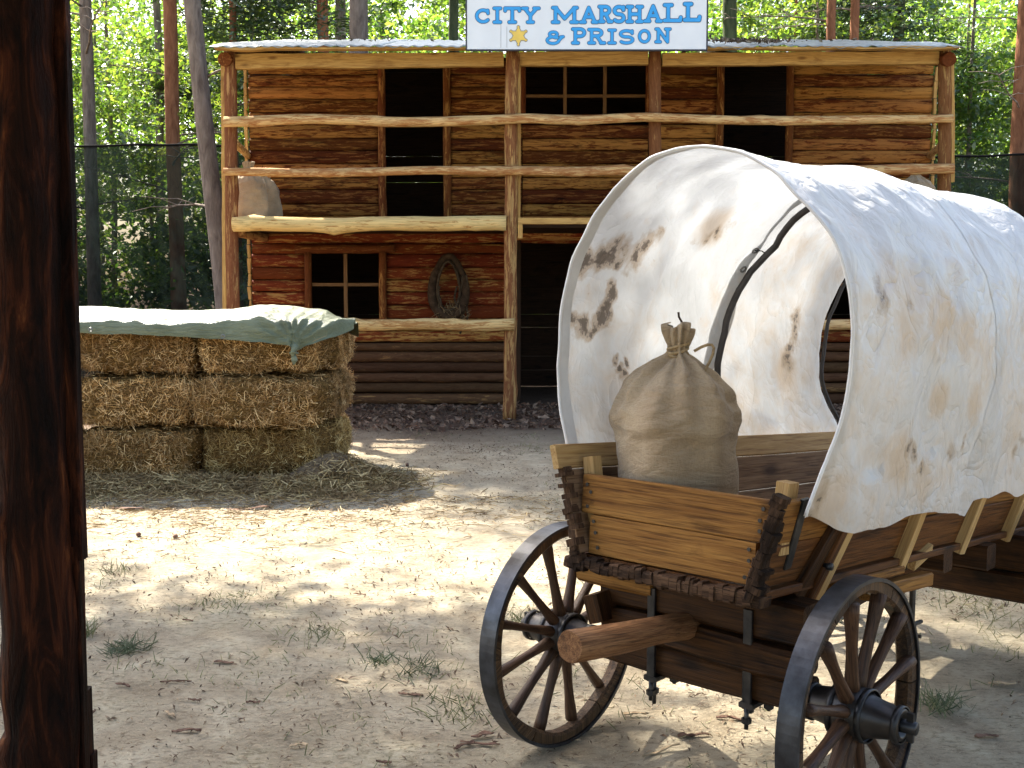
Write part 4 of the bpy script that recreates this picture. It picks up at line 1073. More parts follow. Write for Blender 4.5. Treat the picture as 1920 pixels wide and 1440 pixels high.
for (x, y, yl, r) in ((1720, 560, -.50, .20), (1765, 600, -.50, .18), (1690, 520, -.5, .15), (1800, 620, -.5, .12), (1700, 620, -.5, .14), (1820, 760, -.5, .10), (1760, 750, -.5, .10), (1740, 900, -.5, .12), (1690, 860, -.5, .14), (1550, 930, -.45, .16), (1330, 420, .40, .13), (1470, 700, .5, .14)):
    q = on_side(x, y, yl); SOFT.append((q.x, q.y, q.z, r, .8))
SPOTS = SP
M['canvas'] = canvas_mat()
M['hem'] = plain('canvas_hem', (.66, .65, .63), .6, 0, .12, 8, .2, .2)
UR = lambda i: E0[i][0]
def hoop_u(f): return float(np.interp(f, (0, .045, .12, .18, .27, .31, .5, .75, .85, 1), (.85, .868, .885, .933, 1.082, 1.17, 1.20, 1.25, 1.22, 1.0)))
def hoop3_u(f): return float(np.interp(f, (0, .05, .1, .2, .27, .5, 1), (1.87, 1.80, 1.77, 1.86, 1.97, 2.04, 2.0)))
def ufar(i):          # front edge of the rear sheet, cut back on the far side
    return float(np.interp(i/(NE-1), (0, .035, .075, .12, .19, .27, .31, .38, .5, .6, .85, 1), (.70, .724, .755, .897, 1.047, 1.078, 1.12, 1.15, 1.2, 1.24, 1.24, 1.03)))
rear = canvas_sheet('rear_canvas', UR, ufar, 110, 0., M['canvas'])
front = canvas_sheet('front_canvas', lambda i: hoop_u(i/(NE-1))-.07, lambda i: hoop3_u(i/(NE-1))+.03, 80, .012, M['canvas'])
front2 = None
# correction: rear sheet u offset near the mouth already carries the measured edge
def hem_strip(name, pts_in, wd, off):
    pass
def edge_tube(name, pts, r, mat):
    V, F = tube_geo(pts, r, 8, 1, .1)
    return obj(name, mesh_np(name, np.array(V), F, (mat,), True), wagon, WAG)
mouth = [canvas_pt(i, UR(i), 0.) for i in range(NE)]
hx, hy = zip(*hem_drop(0))
for i in range(NE):
    f = i/(NE-1)
    if f > .8: mouth[i].z -= (np.interp(UR(i), hx, hy)+.015*math.sin(UR(i)*9))*((f-.8)/.2)
edge_tube('hem_cord', mouth, .0055, M['hem'])
# folded hem inside the mouth
V = []
for i in range(NE):
    for a in range(4):
        u = UR(i)+.003+.045*a/3*(1 if i/(NE-1) > .1 else 1)
        q = canvas_pt(i, u, -.006)
        V.append(tuple(q))
g = np.arange(NE*4).reshape(NE, 4); F = np.stack([g[:-1, :-1], g[:-1, 1:], g[1:, 1:], g[1:, :-1]], -1).reshape(-1, 4)
obj('folded_hem', mesh_np('folded_hem', np.array(V), F, (M['hem'],), True), wagon, WAG)
def hoop(uf, off=-.03, r=.011):
    u = 0
    pts = [canvas_pt(i, uf(i/(NE-1)), off-(.022 if i > NE*.45 else 0), True) for i in range(0, int(NE*.9), 2)]
    pts = [p if p.z > .9 else p for p in pts]
    V, F = tube_geo(pts, r, 8); V = [tuple(p) for p in V]
    obj('hoop', mesh_np('hoop', np.array(V), F, (M['rod'],), True), wagon, WAG)
hoop(hoop_u, -.022, .014); hoop(hoop3_u, -.02, .009)
# eyelets and ties along the free edge of the rear sheet
for i in (38, 34, 10, 6):
    q = canvas_pt(i, ufar(i)-.04, -.008); V = []; F = []
    nv = Vector((0, -q.y, 1.45-q.z)).normalized(); Mq = frame(q-Vector((.01, 0, 0)), q+Vector((.01, 0, 0)), nv); Mq.translation = q
    pts = [(.018*math.cos(a), .012*math.sin(a), 0) for a in [2*math.pi*k/14 for k in range(15)]]
    V, F = tube_geo(pts, .004, 6, 0, 0, False); obj('eyelet', mesh_np('eyelet', np.array(V), F, (M['eyelet'],), True), wagon, WAG @ Mq)
    if i in (38, 10):
        V, F = tube_geo([q, q+Vector((.05, 0, .0)), canvas_pt(i, hoop_u(i/(NE-1)), -.022)], .0025, 6); obj('tie_wire', mesh_np('tie_wire', np.array(V), F, (M['wire'],), True), wagon, WAG)

# sack standing in the wagon
keys = [(.165, .0, .0), (.20, .02, .01), (.207, .12, .0), (.206, .25, .0), (.205, .34, .0), (.204, .385, .0), (.214, .415, .006), (.219, .445, .012), (.208, .475, .03), (.192, .515, .05), (.163, .562, .085), (.118, .605, .15), (.066, .638, .24), (.030, .66, .20), (.028, .686, .2), (.036, .705, .22), (.045, .735, .25), (.047, .758, .28), (.03, .76, .25)]
sp_ = wp(WAG, (.13, .165, .757))
sk_ = make_sack('burlap_sack', sp_.x, sp_.y, sp_.z, 'large tan burlap sack tied with twine standing in the back of the wagon', keys, 3, neck=(0, 0, .663), nr=.03)
bal = [(.20, .0, .0), (.27, .04, .01), (.29, .2, .0), (.27, .40, .0), (.24, .52, .02), (.18, .60, .05), (.08, .67, .12), (.045, .70, .2), (.06, .76, .25), (.07, .80, .25), (.04, .80, .2)]
make_sack('balcony_sack', -3.32, 14.30, 2.40, 'pale sack leaning behind the left balcony post', [(r*.86, z, f) for r, z, f in bal], 5, (1, .8), .3, True, (0, 0, .69), .045)
make_sack('balcony_sack', -3.25, 14.78, 2.40, 'darker second sack on the balcony, tucked behind the pale one at the left end', [(r*.9, z*.96, f) for r, z, f in bal], 8, (1, .9), 1.2, True, (0, 0, .665), .045)
make_sack('balcony_sack', 5.12, 14.4, 2.40, 'sack on the right end of the balcony above the wagon cover', [(r*.9, z*.92, f) for r, z, f in bal], 11, (1.1, .9), 2.2, True, (0, 0, .69), .045)

# ---------------------------------------------------------------- hay bales
def bale_mesh(seed, L=1.08, D=.58, H=.43, nst=2600):
    rn = np.random.default_rng(seed); nx, ny, nz = 26, 14, 12; V = []; F = []
    # rounded box by projecting a grid cube
    def P(u, v, w_):
        x, y, z = u*L/2, v*D/2, w_*H/2; p = Vector((x, y, z))
        s = ((abs(v)**3.4+abs(w_)**3.4)**(5/3.4)+abs(u)**5)**.2; p = Vector((x/s, y/s, z/s)) if s > 0 else p
        twn = 1-.035*math.exp(-((abs(x)-L*.22)/.025)**2)
        d = .055*mnoise.noise(p*5+Vector((seed*9, 0, 0)))+.022*mnoise.noise(p*14+Vector((seed, 3, 0)))
        nr = p.normalized(); q = p+nr*d; q.y *= twn; q.z *= twn; return tuple(q)
    idx = {}
    def add(u, v, w_):
        key = (round(u, 4), round(v, 4), round(w_, 4))
        if key not in idx: idx[key] = len(V); V.append(P(u, v, w_))
        return idx[key]
    def face(na, nb, fn, flip):
        for i in range(na):
            for j in range(nb):
                a0, a1, b0, b1 = -1+2*i/na, -1+2*(i+1)/na, -1+2*j/nb, -1+2*(j+1)/nb
                f = [add(*fn(a0, b0)), add(*fn(a1, b0)), add(*fn(a1, b1)), add(*fn(a0, b1))]; F.append(f[::-1] if flip else f)
    face(nx, nz, lambda a, b_: (a, -1, b_), False); face(nx, nz, lambda a, b_: (a, 1, b_), True)
    face(nx, ny, lambda a, b_: (a, b_, 1), False); face(nx, ny, lambda a, b_: (a, b_, -1), True)
    face(ny, nz, lambda a, b_: (1, a, b_), False); face(ny, nz, lambda a, b_: (-1, a, b_), True)
    core = mesh_np('bale', np.array(V), F, (M['hay'],), True)
    # straws on the shell
    c = rn.uniform(-1, 1, (nst, 3)); ax = rn.choice(3, nst, p=[.18, .48, .34]); sg = rn.choice([-1, 1], nst)
    c[np.arange(nst), ax] = sg*1.0; c *= np.array([L/2, D/2, H/2])*1.
    q_ = np.abs(c/np.array([L/2, D/2, H/2])); c = c/(((q_[:, 1]**3.4+q_[:, 2]**3.4)**(5/3.4)+q_[:, 0]**5)**.2)[:, None]*1.01
    dirs = rn.normal(size=(nst, 3)); dirs[np.arange(nst), ax] *= .35
    clump = np.array([mnoise.noise(Vector(tuple(q*4))) for q in c])
    dirs[:, 2] -= clump*1.2
    zz_ = np.abs(c[:, 2])/(H/2); xx_ = np.abs(c[:, 0])/(L/2)
    edge = (zz_ > .80) | (xx_ > .93)
    cut = ~(edge & (rn.uniform(0, 1, len(c)) < .80))
    dirs[edge, 2] *= .25
    c, dirs = c[cut], dirs[cut]; k = len(c)
    patch = np.array([mnoise.noise(Vector(tuple(q*3.3))+Vector((seed*5, 2, 0))) for q in c]); Ln = rn.uniform(.03, .13, k)*(1+1.0*np.clip(patch, -.5, .6)); wd = rn.uniform(.0018, .0048, k)
    Ln *= np.where(rn.uniform(0, 1, k) < .04, 1.5, .85)
    nrm_ = c/np.array([L/2, D/2, H/2]); nrm_ /= np.linalg.norm(nrm_, axis=1, keepdims=True)
    shag = (rn.uniform(0, 1, k) < .06) & (np.abs(c[:, 2]) < H*.38); dirs[shag] = dirs[shag]*.5+nrm_[shag]*1.2
    c = c+np.array([mnoise.noise(Vector(tuple(q*5))+Vector((seed*9, 0, 0))) for q in c])[:, None]*nrm_*.05
    Vb, Fb = blades(k, c, dirs, Ln, wd, .18)
    return core, mesh_np('loose_straws', Vb, Fb, (M['straw'],))
BM = [bale_mesh(s, nst=11000) for s in (1, 2, 3)]
bl_labels = {}
def bale(x, y, z, rot, k, label, sx=1., tilt=0.):
    Mx = T(x, y, z) @ Matrix.Rotation(rot, 4, 'Z') @ Matrix.Rotation(tilt, 4, 'Y') @ Matrix.Diagonal((sx, 1, 1, 1))
    o = obj('hay_bale', BM[k][0], None, Mx); tag(o, label, 'hay bale', 'hay bales stacked under the green tarp')
    s = obj('loose_straws', BM[k][1], o, Mx); tag(s, kind='stuff')
HZ = (.22, .665, 1.11)
rowl = ['bottom', 'middle', 'top']
for r in range(3):
    off = (.0, -.03, .02)[r]
    bale(-2.12+off*.5, 9.58+(.06, -.09, .0)[r], HZ[r]+.015, (.03, -.04, .02)[r], r % 3, f'golden hay bale in the {rowl[r]} row, front right of the stack', (.96, 1.06, 1.0)[r], (0, .01, -.01)[r])
    bale(-3.17+off, 9.57+(-.02, .03, .07)[r], HZ[r]+.01, (-.02, .03, -.03)[r], (r+1) % 3, f'hay bale in the {rowl[r]} row, front left of the stack beside the porch post', .98, (0, -.01, .015)[r])
    bale(-4.22, 9.58, HZ[r]+.01, .02, (r+2) % 3, f'hay bale in the {rowl[r]} row at the far left end, mostly behind the porch post', .98)
    bale((-1.83, -1.84, -1.80)[r], 10.30, HZ[r]+.01, math.pi/2+(.05, -.03, .06)[r], (r+1) % 3, f'hay bale in the {rowl[r]} row, turned endwise at the rear right of the stack', .98)
    bale(-2.66, 10.30, HZ[r]+.01, .03, (r+2) % 3, f'hay bale in the {rowl[r]} row, second row behind the front right bale', .98)
    if r == 2: bale(-3.72, 10.30, HZ[r]+.01, -.03, r % 3, 'hay bale in the top row, second row behind the front left bale', .98)

# loose hay heap at the foot
def heap():
    n = 9000; k = RNG.integers(0, 3, n)
    x = np.where(k == 0, RNG.normal(-1.35, .30, n), RNG.uniform(-4.3, -1.2, n)); y = np.where(k == 0, RNG.normal(9.25, .30, n), 9.12-np.abs(RNG.normal(0, .25, n)))
    h = np.where(k == 0, .24*np.exp(-((x+1.45)/.36)**2-((y-9.3)/.36)**2), .09*np.exp(-((y-9.1)/.25)**2))
    zz = np.array([gz(a, b_) for a, b_ in zip(x, y)])
    z = zz+h*RNG.uniform(.5, 1.05, n)+.012
    V, F = blades(n, np.stack([x, y, z], 1), RNG.normal(size=(n, 3))*np.array([1, 1, .28]), RNG.uniform(.06, .2, n), RNG.uniform(.004, .009, n), .15)
    o = obj('loose_hay', mesh_np('loose_hay', V, F, (M['straw_grey'],))); tag(o, 'grey brown loose hay and litter spilled round the foot of the bale stack', 'hay', kind='stuff')
    # solid mound beneath it
    nx, ny = 70, 34; V = []
    for j in range(ny):
        for i in range(nx):
            a = -4.4+3.7*i/(nx-1); b_ = 8.35+1.7*j/(ny-1)
            q = .25*math.exp(-((a+1.45)/.33)**2-((b_-9.35)/.34)**2)+.10*math.exp(-((b_-9.2)/.26)**2)*(1 if a < -1.6 else math.exp(-((a+1.6)/.3)**2))
            V.append((a, b_, gz(a, b_)-.03+q*.92+.02*mnoise.noise(Vector((a*6, b_*6, 0)))+.01*mnoise.noise(Vector((a*19, b_*19, 0)))))
    g = np.arange(nx*ny).reshape(ny, nx); F = np.stack([g[:-1, :-1], g[:-1, 1:], g[1:, 1:], g[1:, :-1]], -1).reshape(-1, 4)
    o2 = obj('hay_mound', mesh_np('hay_mound', np.array(V), F, (M['heapmat'],), True)); tag(o2, 'low mound of trodden hay under the bales', 'hay', kind='stuff')
def heapmat():
    m, nt, b = new_mat('trodden_hay'); n = noise(nt, obj_coords(nt, (30, 30, 30)), 1, 6, .7, 1.)
    c = ramp(nt, [(.35, (.055, .032, .014)), (.65, (.25, .17, .085))], n).outputs[0]
    nt.links.new(c, b.inputs['Base Color']); b.inputs['Roughness'].default_value = .95; bump(nt, b, n, 1., .03); return m
M['heapmat'] = heapmat()
heap()
# --- tarp
def tarp():
    e = empty('tarp', T(-2.9, 9.8, 1.27), 'green plastic tarp with eyelets spread over the hay bales and knotted at the corner', 'tarp')
    nx, nt_ = 130, 44
    xs = np.linspace(-4.75, -1.36, nx); kx = -1.78   # knot
    V = []
    top = lambda x: 1.365+.035*math.exp(-((x+3.6)/.5)**2)+.05*math.exp(-((x+2.15)/.33)**2)-.0*x
    for j in range(nt_):
        t = j/(nt_-1)
        for x in xs:
            d = abs(x-kx); g_ = math.exp(-(d/.20)**2)
            hem = np.interp(x, (-4.75, -3.6, -2.75, -2.3, -1.95, -1.78, -1.6, -1.36), (1.275, 1.265, 1.235, 1.20, 1.155, 1.10, 1.16, 1.27))
            yf = np.interp(x, (-4.75, -2.0, -1.78, -1.55, -1.36), (9.19, 9.18, 9.15, 9.30, 9.65)); yb_ = np.interp(x, (-4.75, -1.7, -1.36), (10.7, 10.6, 9.95))
            if t < .28:
                s = t/.28; y = yf+.10*s*s-.015*math.sin(math.pi*s); z = hem+(top(x)-hem)*math.sin(s*math.pi/2)
            else:
                s = (t-.28)/.72; y = yf+.10+(yb_-yf-.10)*s; z = top(x)+.06*math.sin(math.pi*min(1, s*1.2))*(1 if x < -1.6 else .3)
                if s > .9: z -= (s-.9)*1.2
                if x > -1.6: z -= (x+1.6)*.25
            # wrinkles, pleats towards the knot
            ang = math.atan2(z-1.11, x-kx+1e-6); rad_ = math.hypot(x-kx, (z-1.11)*1.0)
            pl = .040*math.cos(ang*19)*math.exp(-((rad_-.14)/.20)**2)
            wv = .018*mnoise.noise(Vector((x*2.5, y*3, 1)))+.010*mnoise.noise(Vector((x*8, y*8+z*9, 4)))-.016*abs(mnoise.noise(Vector((x*4.5, y*9+z*7, 9))))**.6+.008
            y -= pl*(1-t)+wv*.5; z += wv+(pl*.4 if t < .6 else 0)
            xx = x
            if t < .4 and d < .22: xx = kx+(x-kx)*(1-.75*(1-t/.4)*math.exp(-(d/.15)**2))
            V.append((xx, y, z))
    g = np.arange(nx*nt_).reshape(nt_, nx); F = np.stack([g[:-1, :-1], g[:-1, 1:], g[1:, 1:], g[1:, :-1]], -1).reshape(-1, 4)
    Vn = np.array(V)-np.array([-2.9, 9.8, 1.27])
    o = obj('sheet', mesh_np('sheet', Vn, F, (M['tarp'],), True), e, WM[e.name])
    md = o.modifiers.new('sub', 'SUBSURF'); md.levels = 1; md.render_levels = 1
    # knot and tail
    b = MB()
    V, F = tube_geo([(kx+.01, 9.14, 1.155), (kx, 9.115, 1.12), (kx-.005, 9.115, 1.10), (kx-.004, 9.115, 1.075)], [.035, .022, .024, .016], 12, 3, .3); b.add(V, F)
    V, F = tube_geo([(kx+.0, 9.115, 1.085), (kx+.006, 9.105, 1.045), (kx+.0, 9.105, 1.005)], [.016, .026, .006], 12, 5, .5); b.add([(x, 9.11+(y-9.11)*.45, z) for x, y, z in V], F)
    V, F = tube_geo([(kx-.03, 9.11, 1.10), (kx, 9.09, 1.11), (kx+.035, 9.11, 1.10), (kx, 9.135, 1.095), (kx-.03, 9.11, 1.10)], .009, 8); b.add(V, F)
    obj('knot', b.mesh('knot', M['tarp'], True), e)
    for x in (-3.44, -2.36):
        hem = np.interp(x, (-4.75, -3.6, -2.75, -2.3, -1.95), (1.275, 1.265, 1.235, 1.20, 1.155))
        pts = [(x+.014*math.cos(a), 9.145, hem+.03+.014*math.sin(a)) for a in [2*math.pi*k/14 for k in range(15)]]
        V, F = tube_geo(pts, .005, 6, 0, 0, False); obj('eyelet', mesh_np('eyelet', np.array(V), F, (M['eyelet'],), True), e)
tarp()

# ---------------------------------------------------------------- net fences
def net(name, pts, zt, label, nseed_):
    e = empty(name, T(pts[0][0], pts[0][1], 0), label, 'net fence')
    V = []; n = 60; m_ = 12; P = np.array(pts); d = np.concatenate([[0], np.cumsum(np.linalg.norm(np.diff(P, axis=0), axis=1))])
    cable = []
    for i in range(n):
        s = d[-1]*i/(n-1); x = np.interp(s, d, P[:, 0]); y = np.interp(s, d, P[:, 1])
        top = zt+.035*math.sin(s*1.1+nseed_)+.03*smooth_noise(s, nseed_, 1.5)
        cable.append((x, y, top))
        for j in range(m_):
            t = j/(m_-1); V.append((x, y+.05*mnoise.noise(Vector((s*1.2, t*2, nseed_))), gz(x, y)-.02+(top-gz(x, y))*t))
    g = np.arange(n*m_).reshape(n, m_); F = np.stack([g[:-1, :-1], g[1:, :-1], g[1:, 1:], g[:-1, 1:]], -1).reshape(-1, 4)
    obj('mesh_net', mesh_np('mesh_net', np.array(V), F, (M['net'],), True), e)
    V, F = tube_geo(cable, .022, 6); obj('top_cable', mesh_np('top_cable', np.array(V), F, (M['wire'],), True), e)
    return e
net('net_fence', [(-12, 19.3), (-4.5, 19.5), (-2.5, 19.6)], 4.02, 'dark see-through net fence hung between the trees left of the building', 1)
net('net_fence', [(4.5, 19.6), (8.2, 19.5), (13, 19.3)], 3.88, 'dark see-through net fence hung between the trees right of the building', 2)

# ---------------------------------------------------------------- trees
def crown_mesh(name, seed, n_cl, per, rx, rz, zc, size, mat, asp=.6, shell=.55, sp=.5, narrow=False):
    rn = np.random.default_rng(seed)
    c = rn.normal(size=(n_cl, 3)); c /= np.linalg.norm(c, axis=1, keepdims=True); c *= (rn.uniform(0, 1, (n_cl, 1))**(1-shell)); c *= np.array([rx, rx, rz]); c[:, 2] += zc
    cs = rn.uniform(.5, 1.3, n_cl)*sp
    P = np.repeat(c, per, 0)+rn.normal(size=(n_cl*per, 3))*np.repeat(cs, per)[:, None]*np.array([1, 1, .45]); n = len(P)
    nm = rn.normal(size=(n, 3))*.75+np.array([0, 0, .8])
    if narrow: V, F = blades(n, P, rn.normal(size=(n, 3))*np.array([1, 1, .7]), rn.uniform(.7, 1.3, n)*size, np.full(n, size*.28), .1)
    else: V, F = leaves(n, P, nm, rn.uniform(.6, 1.4, n)*size, asp)
    return mesh_np(name, V, F, (mat,))
BC = [crown_mesh('crown', 11+s, 120, 66, 2.7, 5.2, 5.8, .155, M['leaf'], .62, .5, .33) for s in range(3)]
SH = [crown_mesh('crown', 21+s, 80, 55, 1.7, 1.9, 1.9, .15, M['leaf'], .6, .4, .4) for s in range(2)]
PCR = [crown_mesh('crown', 31+s, 90, 60, 2.3, 3.2, 0, .22, M['needle'], .3, .5, .5, True) for s in range(2)]
def trunk_mesh(r0, r1, h, seed, mat, lean=0.0, ring=12, rough=.07, bend=.12):
    n = 22; pts = []; rad = []
    for i in range(n):
        t = i/(n-1); z = h*t-.1; fl = 1+.35*math.exp(-max(0, z)/.35)
        pts.append((lean*z+bend*smooth_noise(z, seed, .22), bend*smooth_noise(z, seed+4, .22), z)); rad.append((r0+(r1-r0)*t)*fl)
    V, F = tube_geo(pts, rad, ring, seed, rough, True); return mesh_np('trunk', np.array(V), F, (mat,), True)
BT = [trunk_mesh(.09, .03, 10, s, M['bark_grey'], .0, 8) for s in (1, 2)]
def branch_mesh(seed):
    rn = random.Random(seed); b = MB(); L = rn.uniform(1.4, 2.6); pts = [(0, 0, 0)]; d = Vector((1, 0, rn.uniform(-.1, .35)))
    for i in range(6): pts.append(tuple(Vector(pts[-1])+d*L/6)); d += Vector((0, rn.uniform(-.15, .15), rn.uniform(-.16, .10)))
    V, F = tube_geo(pts, [.022*(1-.13*i) for i in range(7)], 5); b.add(V, F)
    for i in (2, 3, 4, 5):
        for s in (-1, 1):
            p = Vector(pts[i]); q = p+Vector((rn.uniform(.15, .4), s*rn.uniform(.2, .5), rn.uniform(-.1, .15))); V, F = tube_geo([tuple(p), tuple((p+q)/2+Vector((0, 0, .04))), tuple(q)], [.009, .007, .004], 4); b.add(V, F)
    return b.mesh('branch', M['bark_grey'], True)
BRM = [branch_mesh(s) for s in range(4)]
def pine(x, y, dia, mat, label, lean=0., h=19., crown=True, nb=5, cz=None, low=0):
    e = empty('pine_tree', T(x, y, gz(x, y)), label, 'tree', 'pines around the log building')
    B0 = WM[e.name]
    s = nseed(); obj('trunk', trunk_mesh(dia/2*1.06, dia/2*.55, h, s, M[mat], lean), e, B0)
    if crown:
        obj('crown', PCR[s % 2], e, B0 @ T(lean*(h-2.5), 0, cz or (h-2.5)) @ Matrix.Rotation(s*1.3, 4, 'Z'))
        obj('crown', PCR[(s+1) % 2], e, B0 @ T(lean*(h-1), 0, (cz or (h-2.5))+1.6) @ Matrix.Rotation(s*2.3, 4, 'Z') @ Matrix.Scale(.75, 4))
    for k in range(low):
        obj('crown', PCR[(s+k) % 2], e, B0 @ T((.9, -.8, .2)[k % 3], .5, 6.6+k*1.9) @ Matrix.Rotation(s+k*2., 4, 'Z') @ Matrix.Diagonal((.75, .75, .42, 1)))
    rn = random.Random(s)
    for k in range(nb):
        z = rn.uniform(2.8, 8.5); a = rn.uniform(0, 6.28)
        obj('branch', BRM[rn.randint(0, 3)], e, B0 @ T(lean*z, 0, z) @ Matrix.Rotation(a, 4, 'Z') @ Matrix.Scale(rn.uniform(.7, 1.15), 4))
    return e
def px_x(px, y): return (px-960)/2100*y
pine(px_x(178, 22), 22, .26, 'bark_grey', 'straight grey pine trunk behind the net, nearest to the porch post')
pine(px_x(331, 23), 23, .31, 'bark_red', 'reddish pine trunk behind the left net, between the grey trunks')
pine(px_x(309, 29), 29, .22, 'bark_grey', 'thin grey pine trunk just left of the reddish one behind the left net', nb=3, low=1)
pine(px_x(432, 18.2), 18.2, .30, 'bark_grey', 'thick leaning grey pine trunk before the net, left of the log building', -.068, 19, nb=3)
pine(px_x(390, 30), 30, .16, 'bark_grey', 'slender dark pine trunk beyond the net, left of the thick leaning trunk', nb=3)
pine(px_x(447, 24), 24, .18, 'bark_red', 'slim red pine trunk seen between the leaning trunk and the building corner', nb=3, low=2)
pine(px_x(613, 24), 24, .28, 'bark_red', 'brown pine trunk above the left part of the roof, first of a close trio')
pine(px_x(648, 27), 27, .30, 'bark_grey', 'shaded grey trunk in the middle of the trio above the roof', nb=2)
pine(px_x(677, 21.5), 21.5, .40, 'bark_grey', 'broad pale grey pine trunk, right hand of the trio above the roof')
pine(px_x(856, 26), 26, .26, 'bark_moss', 'dark green mossy trunk touching the left edge of the sign', nb=4)
pine(px_x(1357, 25), 25, .36, 'bark_moss', 'dark mossy trunk just right of the sign', nb=2)
pine(px_x(1481, 27), 27, .09, 'bark_red', 'very thin red trunk above the roof right of the sign', 0, 14, nb=2, low=1)
pine(px_x(1548, 24), 24, .22, 'bark_red', 'left one of two slim red pine trunks above the roof on the right')
pine(px_x(1582, 24.5), 24.5, .22, 'bark_red', 'right one of two slim red pine trunks above the roof on the right')
pine(px_x(1668, 28), 28, .30, 'bark_moss', 'dark shaded trunk behind leaves above the right part of the roof', nb=2, low=2)
pine(px_x(1903, 21.2), 21.2, .36, 'bark_red', 'stout brown pine trunk at the right, standing behind the net', -.012, 19, nb=5)
# trees outside the frame whose crowns dapple the clearing
for x, y, h, cz, lb in ((-7.9, 12.6, 15, 11.5, 'pine left of the picture, level with the hay bales'), (-10.8, 12.5, 15, 11, 'pine farther left of the picture, behind the first'), (-7.2, 10.2, 14, 11.0, 'pine left of the picture, nearest to the hay bales'),
                        (8.2, 12.5, 16, 12.5, 'pine right of the picture, beside the log building')):
    pine(x, y, .3, 'bark_grey', lb, 0, h, True, 0, cz)

GRP = 'broadleaf trees in the woods behind'
rn = random.Random(4); placed = []
def leafy(x, y, sc, k, shrub=False):
    e = empty('leafy_shrub' if shrub else 'leafy_tree', T(x, y, gz(x, y)), 'leafy green shrub of the undergrowth behind the net and building' if shrub else 'leafy broadleaf tree with sunlit green foliage in the woods behind the building', 'shrub' if shrub else 'tree', 'undergrowth shrubs behind the net' if shrub else GRP)
    Mx = WM[e.name] @ Matrix.Rotation(k*1.7, 4, 'Z') @ Matrix.Scale(sc, 4)
    if not shrub: obj('trunk', BT[k % 2], e, Mx)
    obj('crown', (SH if shrub else BC)[k % (2 if shrub else 3)], e, Mx)
i = 0
for (y, x0, x1, n, s0, s1) in ((25, -12, -5.5, 3, .75, .9), (27, 3, 15, 4, .8, 1.0), (31, -17, 18, 9, .9, 1.15), (38, -21, 22, 9, 1.1, 1.35), (46, -25, 26, 8, 1.3, 1.6)):
    for k in range(n):
        x = x0+(x1-x0)*(k+.5)/n+rn.uniform(-.8, .8); leafy(x, y+rn.uniform(-1.2, 1.2), rn.uniform(s0, s1), i); i += 1
for k in range(16):
    x = -14+28*(k+.5)/16+rn.uniform(-.6, .6)
    leafy(x, rn.uniform(23.5, 30), rn.uniform(.8, 1.2), k, True)
def far_wood():
    n = 42000; x = RNG.uniform(-48, 50, n); y = RNG.uniform(54, 72, n); z = RNG.uniform(0, 1, n)**.9*24
    keep = np.array([mnoise.noise(Vector((a*.16, b_*.16, c*.2))) for a, b_, c in zip(x, y, z)]) > .06
    P = np.stack([x, y, z+.5], 1)[keep]; m_ = len(P)
    V, F = leaves(m_, P, RNG.normal(size=(m_, 3))+np.array([0, 0, .4]), RNG.uniform(.35, .8, m_), .6)
    o = obj('distant_woodland', mesh_np('distant_woodland', V, F, (M['farleaf'],))); tag(o, 'far green woodland closing the view behind the trees', 'woodland', kind='stuff')
far_wood()

# ---------------------------------------------------------------- foreground porch post
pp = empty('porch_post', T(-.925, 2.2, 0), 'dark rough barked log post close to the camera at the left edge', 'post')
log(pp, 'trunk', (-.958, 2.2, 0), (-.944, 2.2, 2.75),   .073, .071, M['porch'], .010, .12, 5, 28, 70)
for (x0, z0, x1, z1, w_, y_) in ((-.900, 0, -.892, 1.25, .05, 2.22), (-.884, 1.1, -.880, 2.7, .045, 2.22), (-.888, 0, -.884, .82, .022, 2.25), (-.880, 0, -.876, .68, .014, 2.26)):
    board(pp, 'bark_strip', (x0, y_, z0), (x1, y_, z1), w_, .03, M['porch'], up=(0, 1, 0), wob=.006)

shelter = empty('unseen_porch_roof', T(0, 0, 2.8), 'unseen plank roof added over the camera to shade the dark log post', 'roof')  # out of view, added above the camera to darken the log post
for i in range(18): board(shelter, 'roof_plank', (-4+i*.46, 2.45, 2.90), (-4+i*.46, -3.2, 3.3), .03, .45, M['inner'], up=(1, 0, 0), n=4)
log(shelter, 'beam', (-4.2, 2.2, 2.81), (4.4, 2.2, 2.81), .07, .07, M['porch'], .01)
# ---------------------------------------------------------------- ground litter, grass, bark pieces
def litter(name, n, xr, yr, mat, smin, smax, label, cat, dens=None, asp=.3, zoff=.006, tilt=.35):
    x = RNG.uniform(*xr, n); y = yr[0]+(yr[1]-yr[0])*RNG.uniform(0, 1, n)**1.0
    keep = np.array([(mnoise.noise(Vector((a*.9, b_*.9, 5)))+.5*mnoise.noise(Vector((a*3, b_*3, 9)))) > (dens if dens is not None else -9) for a, b_ in zip(x, y)])
    x, y = x[keep], y[keep]; m_ = len(x); z = np.array([gz(a, b_) for a, b_ in zip(x, y)])+zoff
    s = smin+(smax-smin)*RNG.uniform(0, 1, m_)**3
    V, F = leaves(m_, np.stack([x, y, z], 1), RNG.normal(size=(m_, 3))*tilt+np.array([0, 0, 1]), s, asp, -.8)
    o = obj(name, mesh_np(name, V, F, (mat,))); tag(o, label, cat, kind='stuff')
litter('bark_litter', 7500, (-4.2, 6), (12.7, 15.4), M['darklitter'], .03, .15, 'dark bark and leaf litter lying along the front of the building', 'litter', None, .5, .014, .6)
litter('wood_chips', 90000, (-4.6, 5.2), (2.4, 12.8), M['chips'], .006, .045, 'small bark chips and twigs scattered over the sand', 'litter', -.25, .28)
litter('pale_chips', 34000, (-4.6, 5.2), (2.4, 12.8), M['straw_grey'], .006, .035, 'pale splinters and straw bits scattered over the sand', 'litter', -.2, .16)
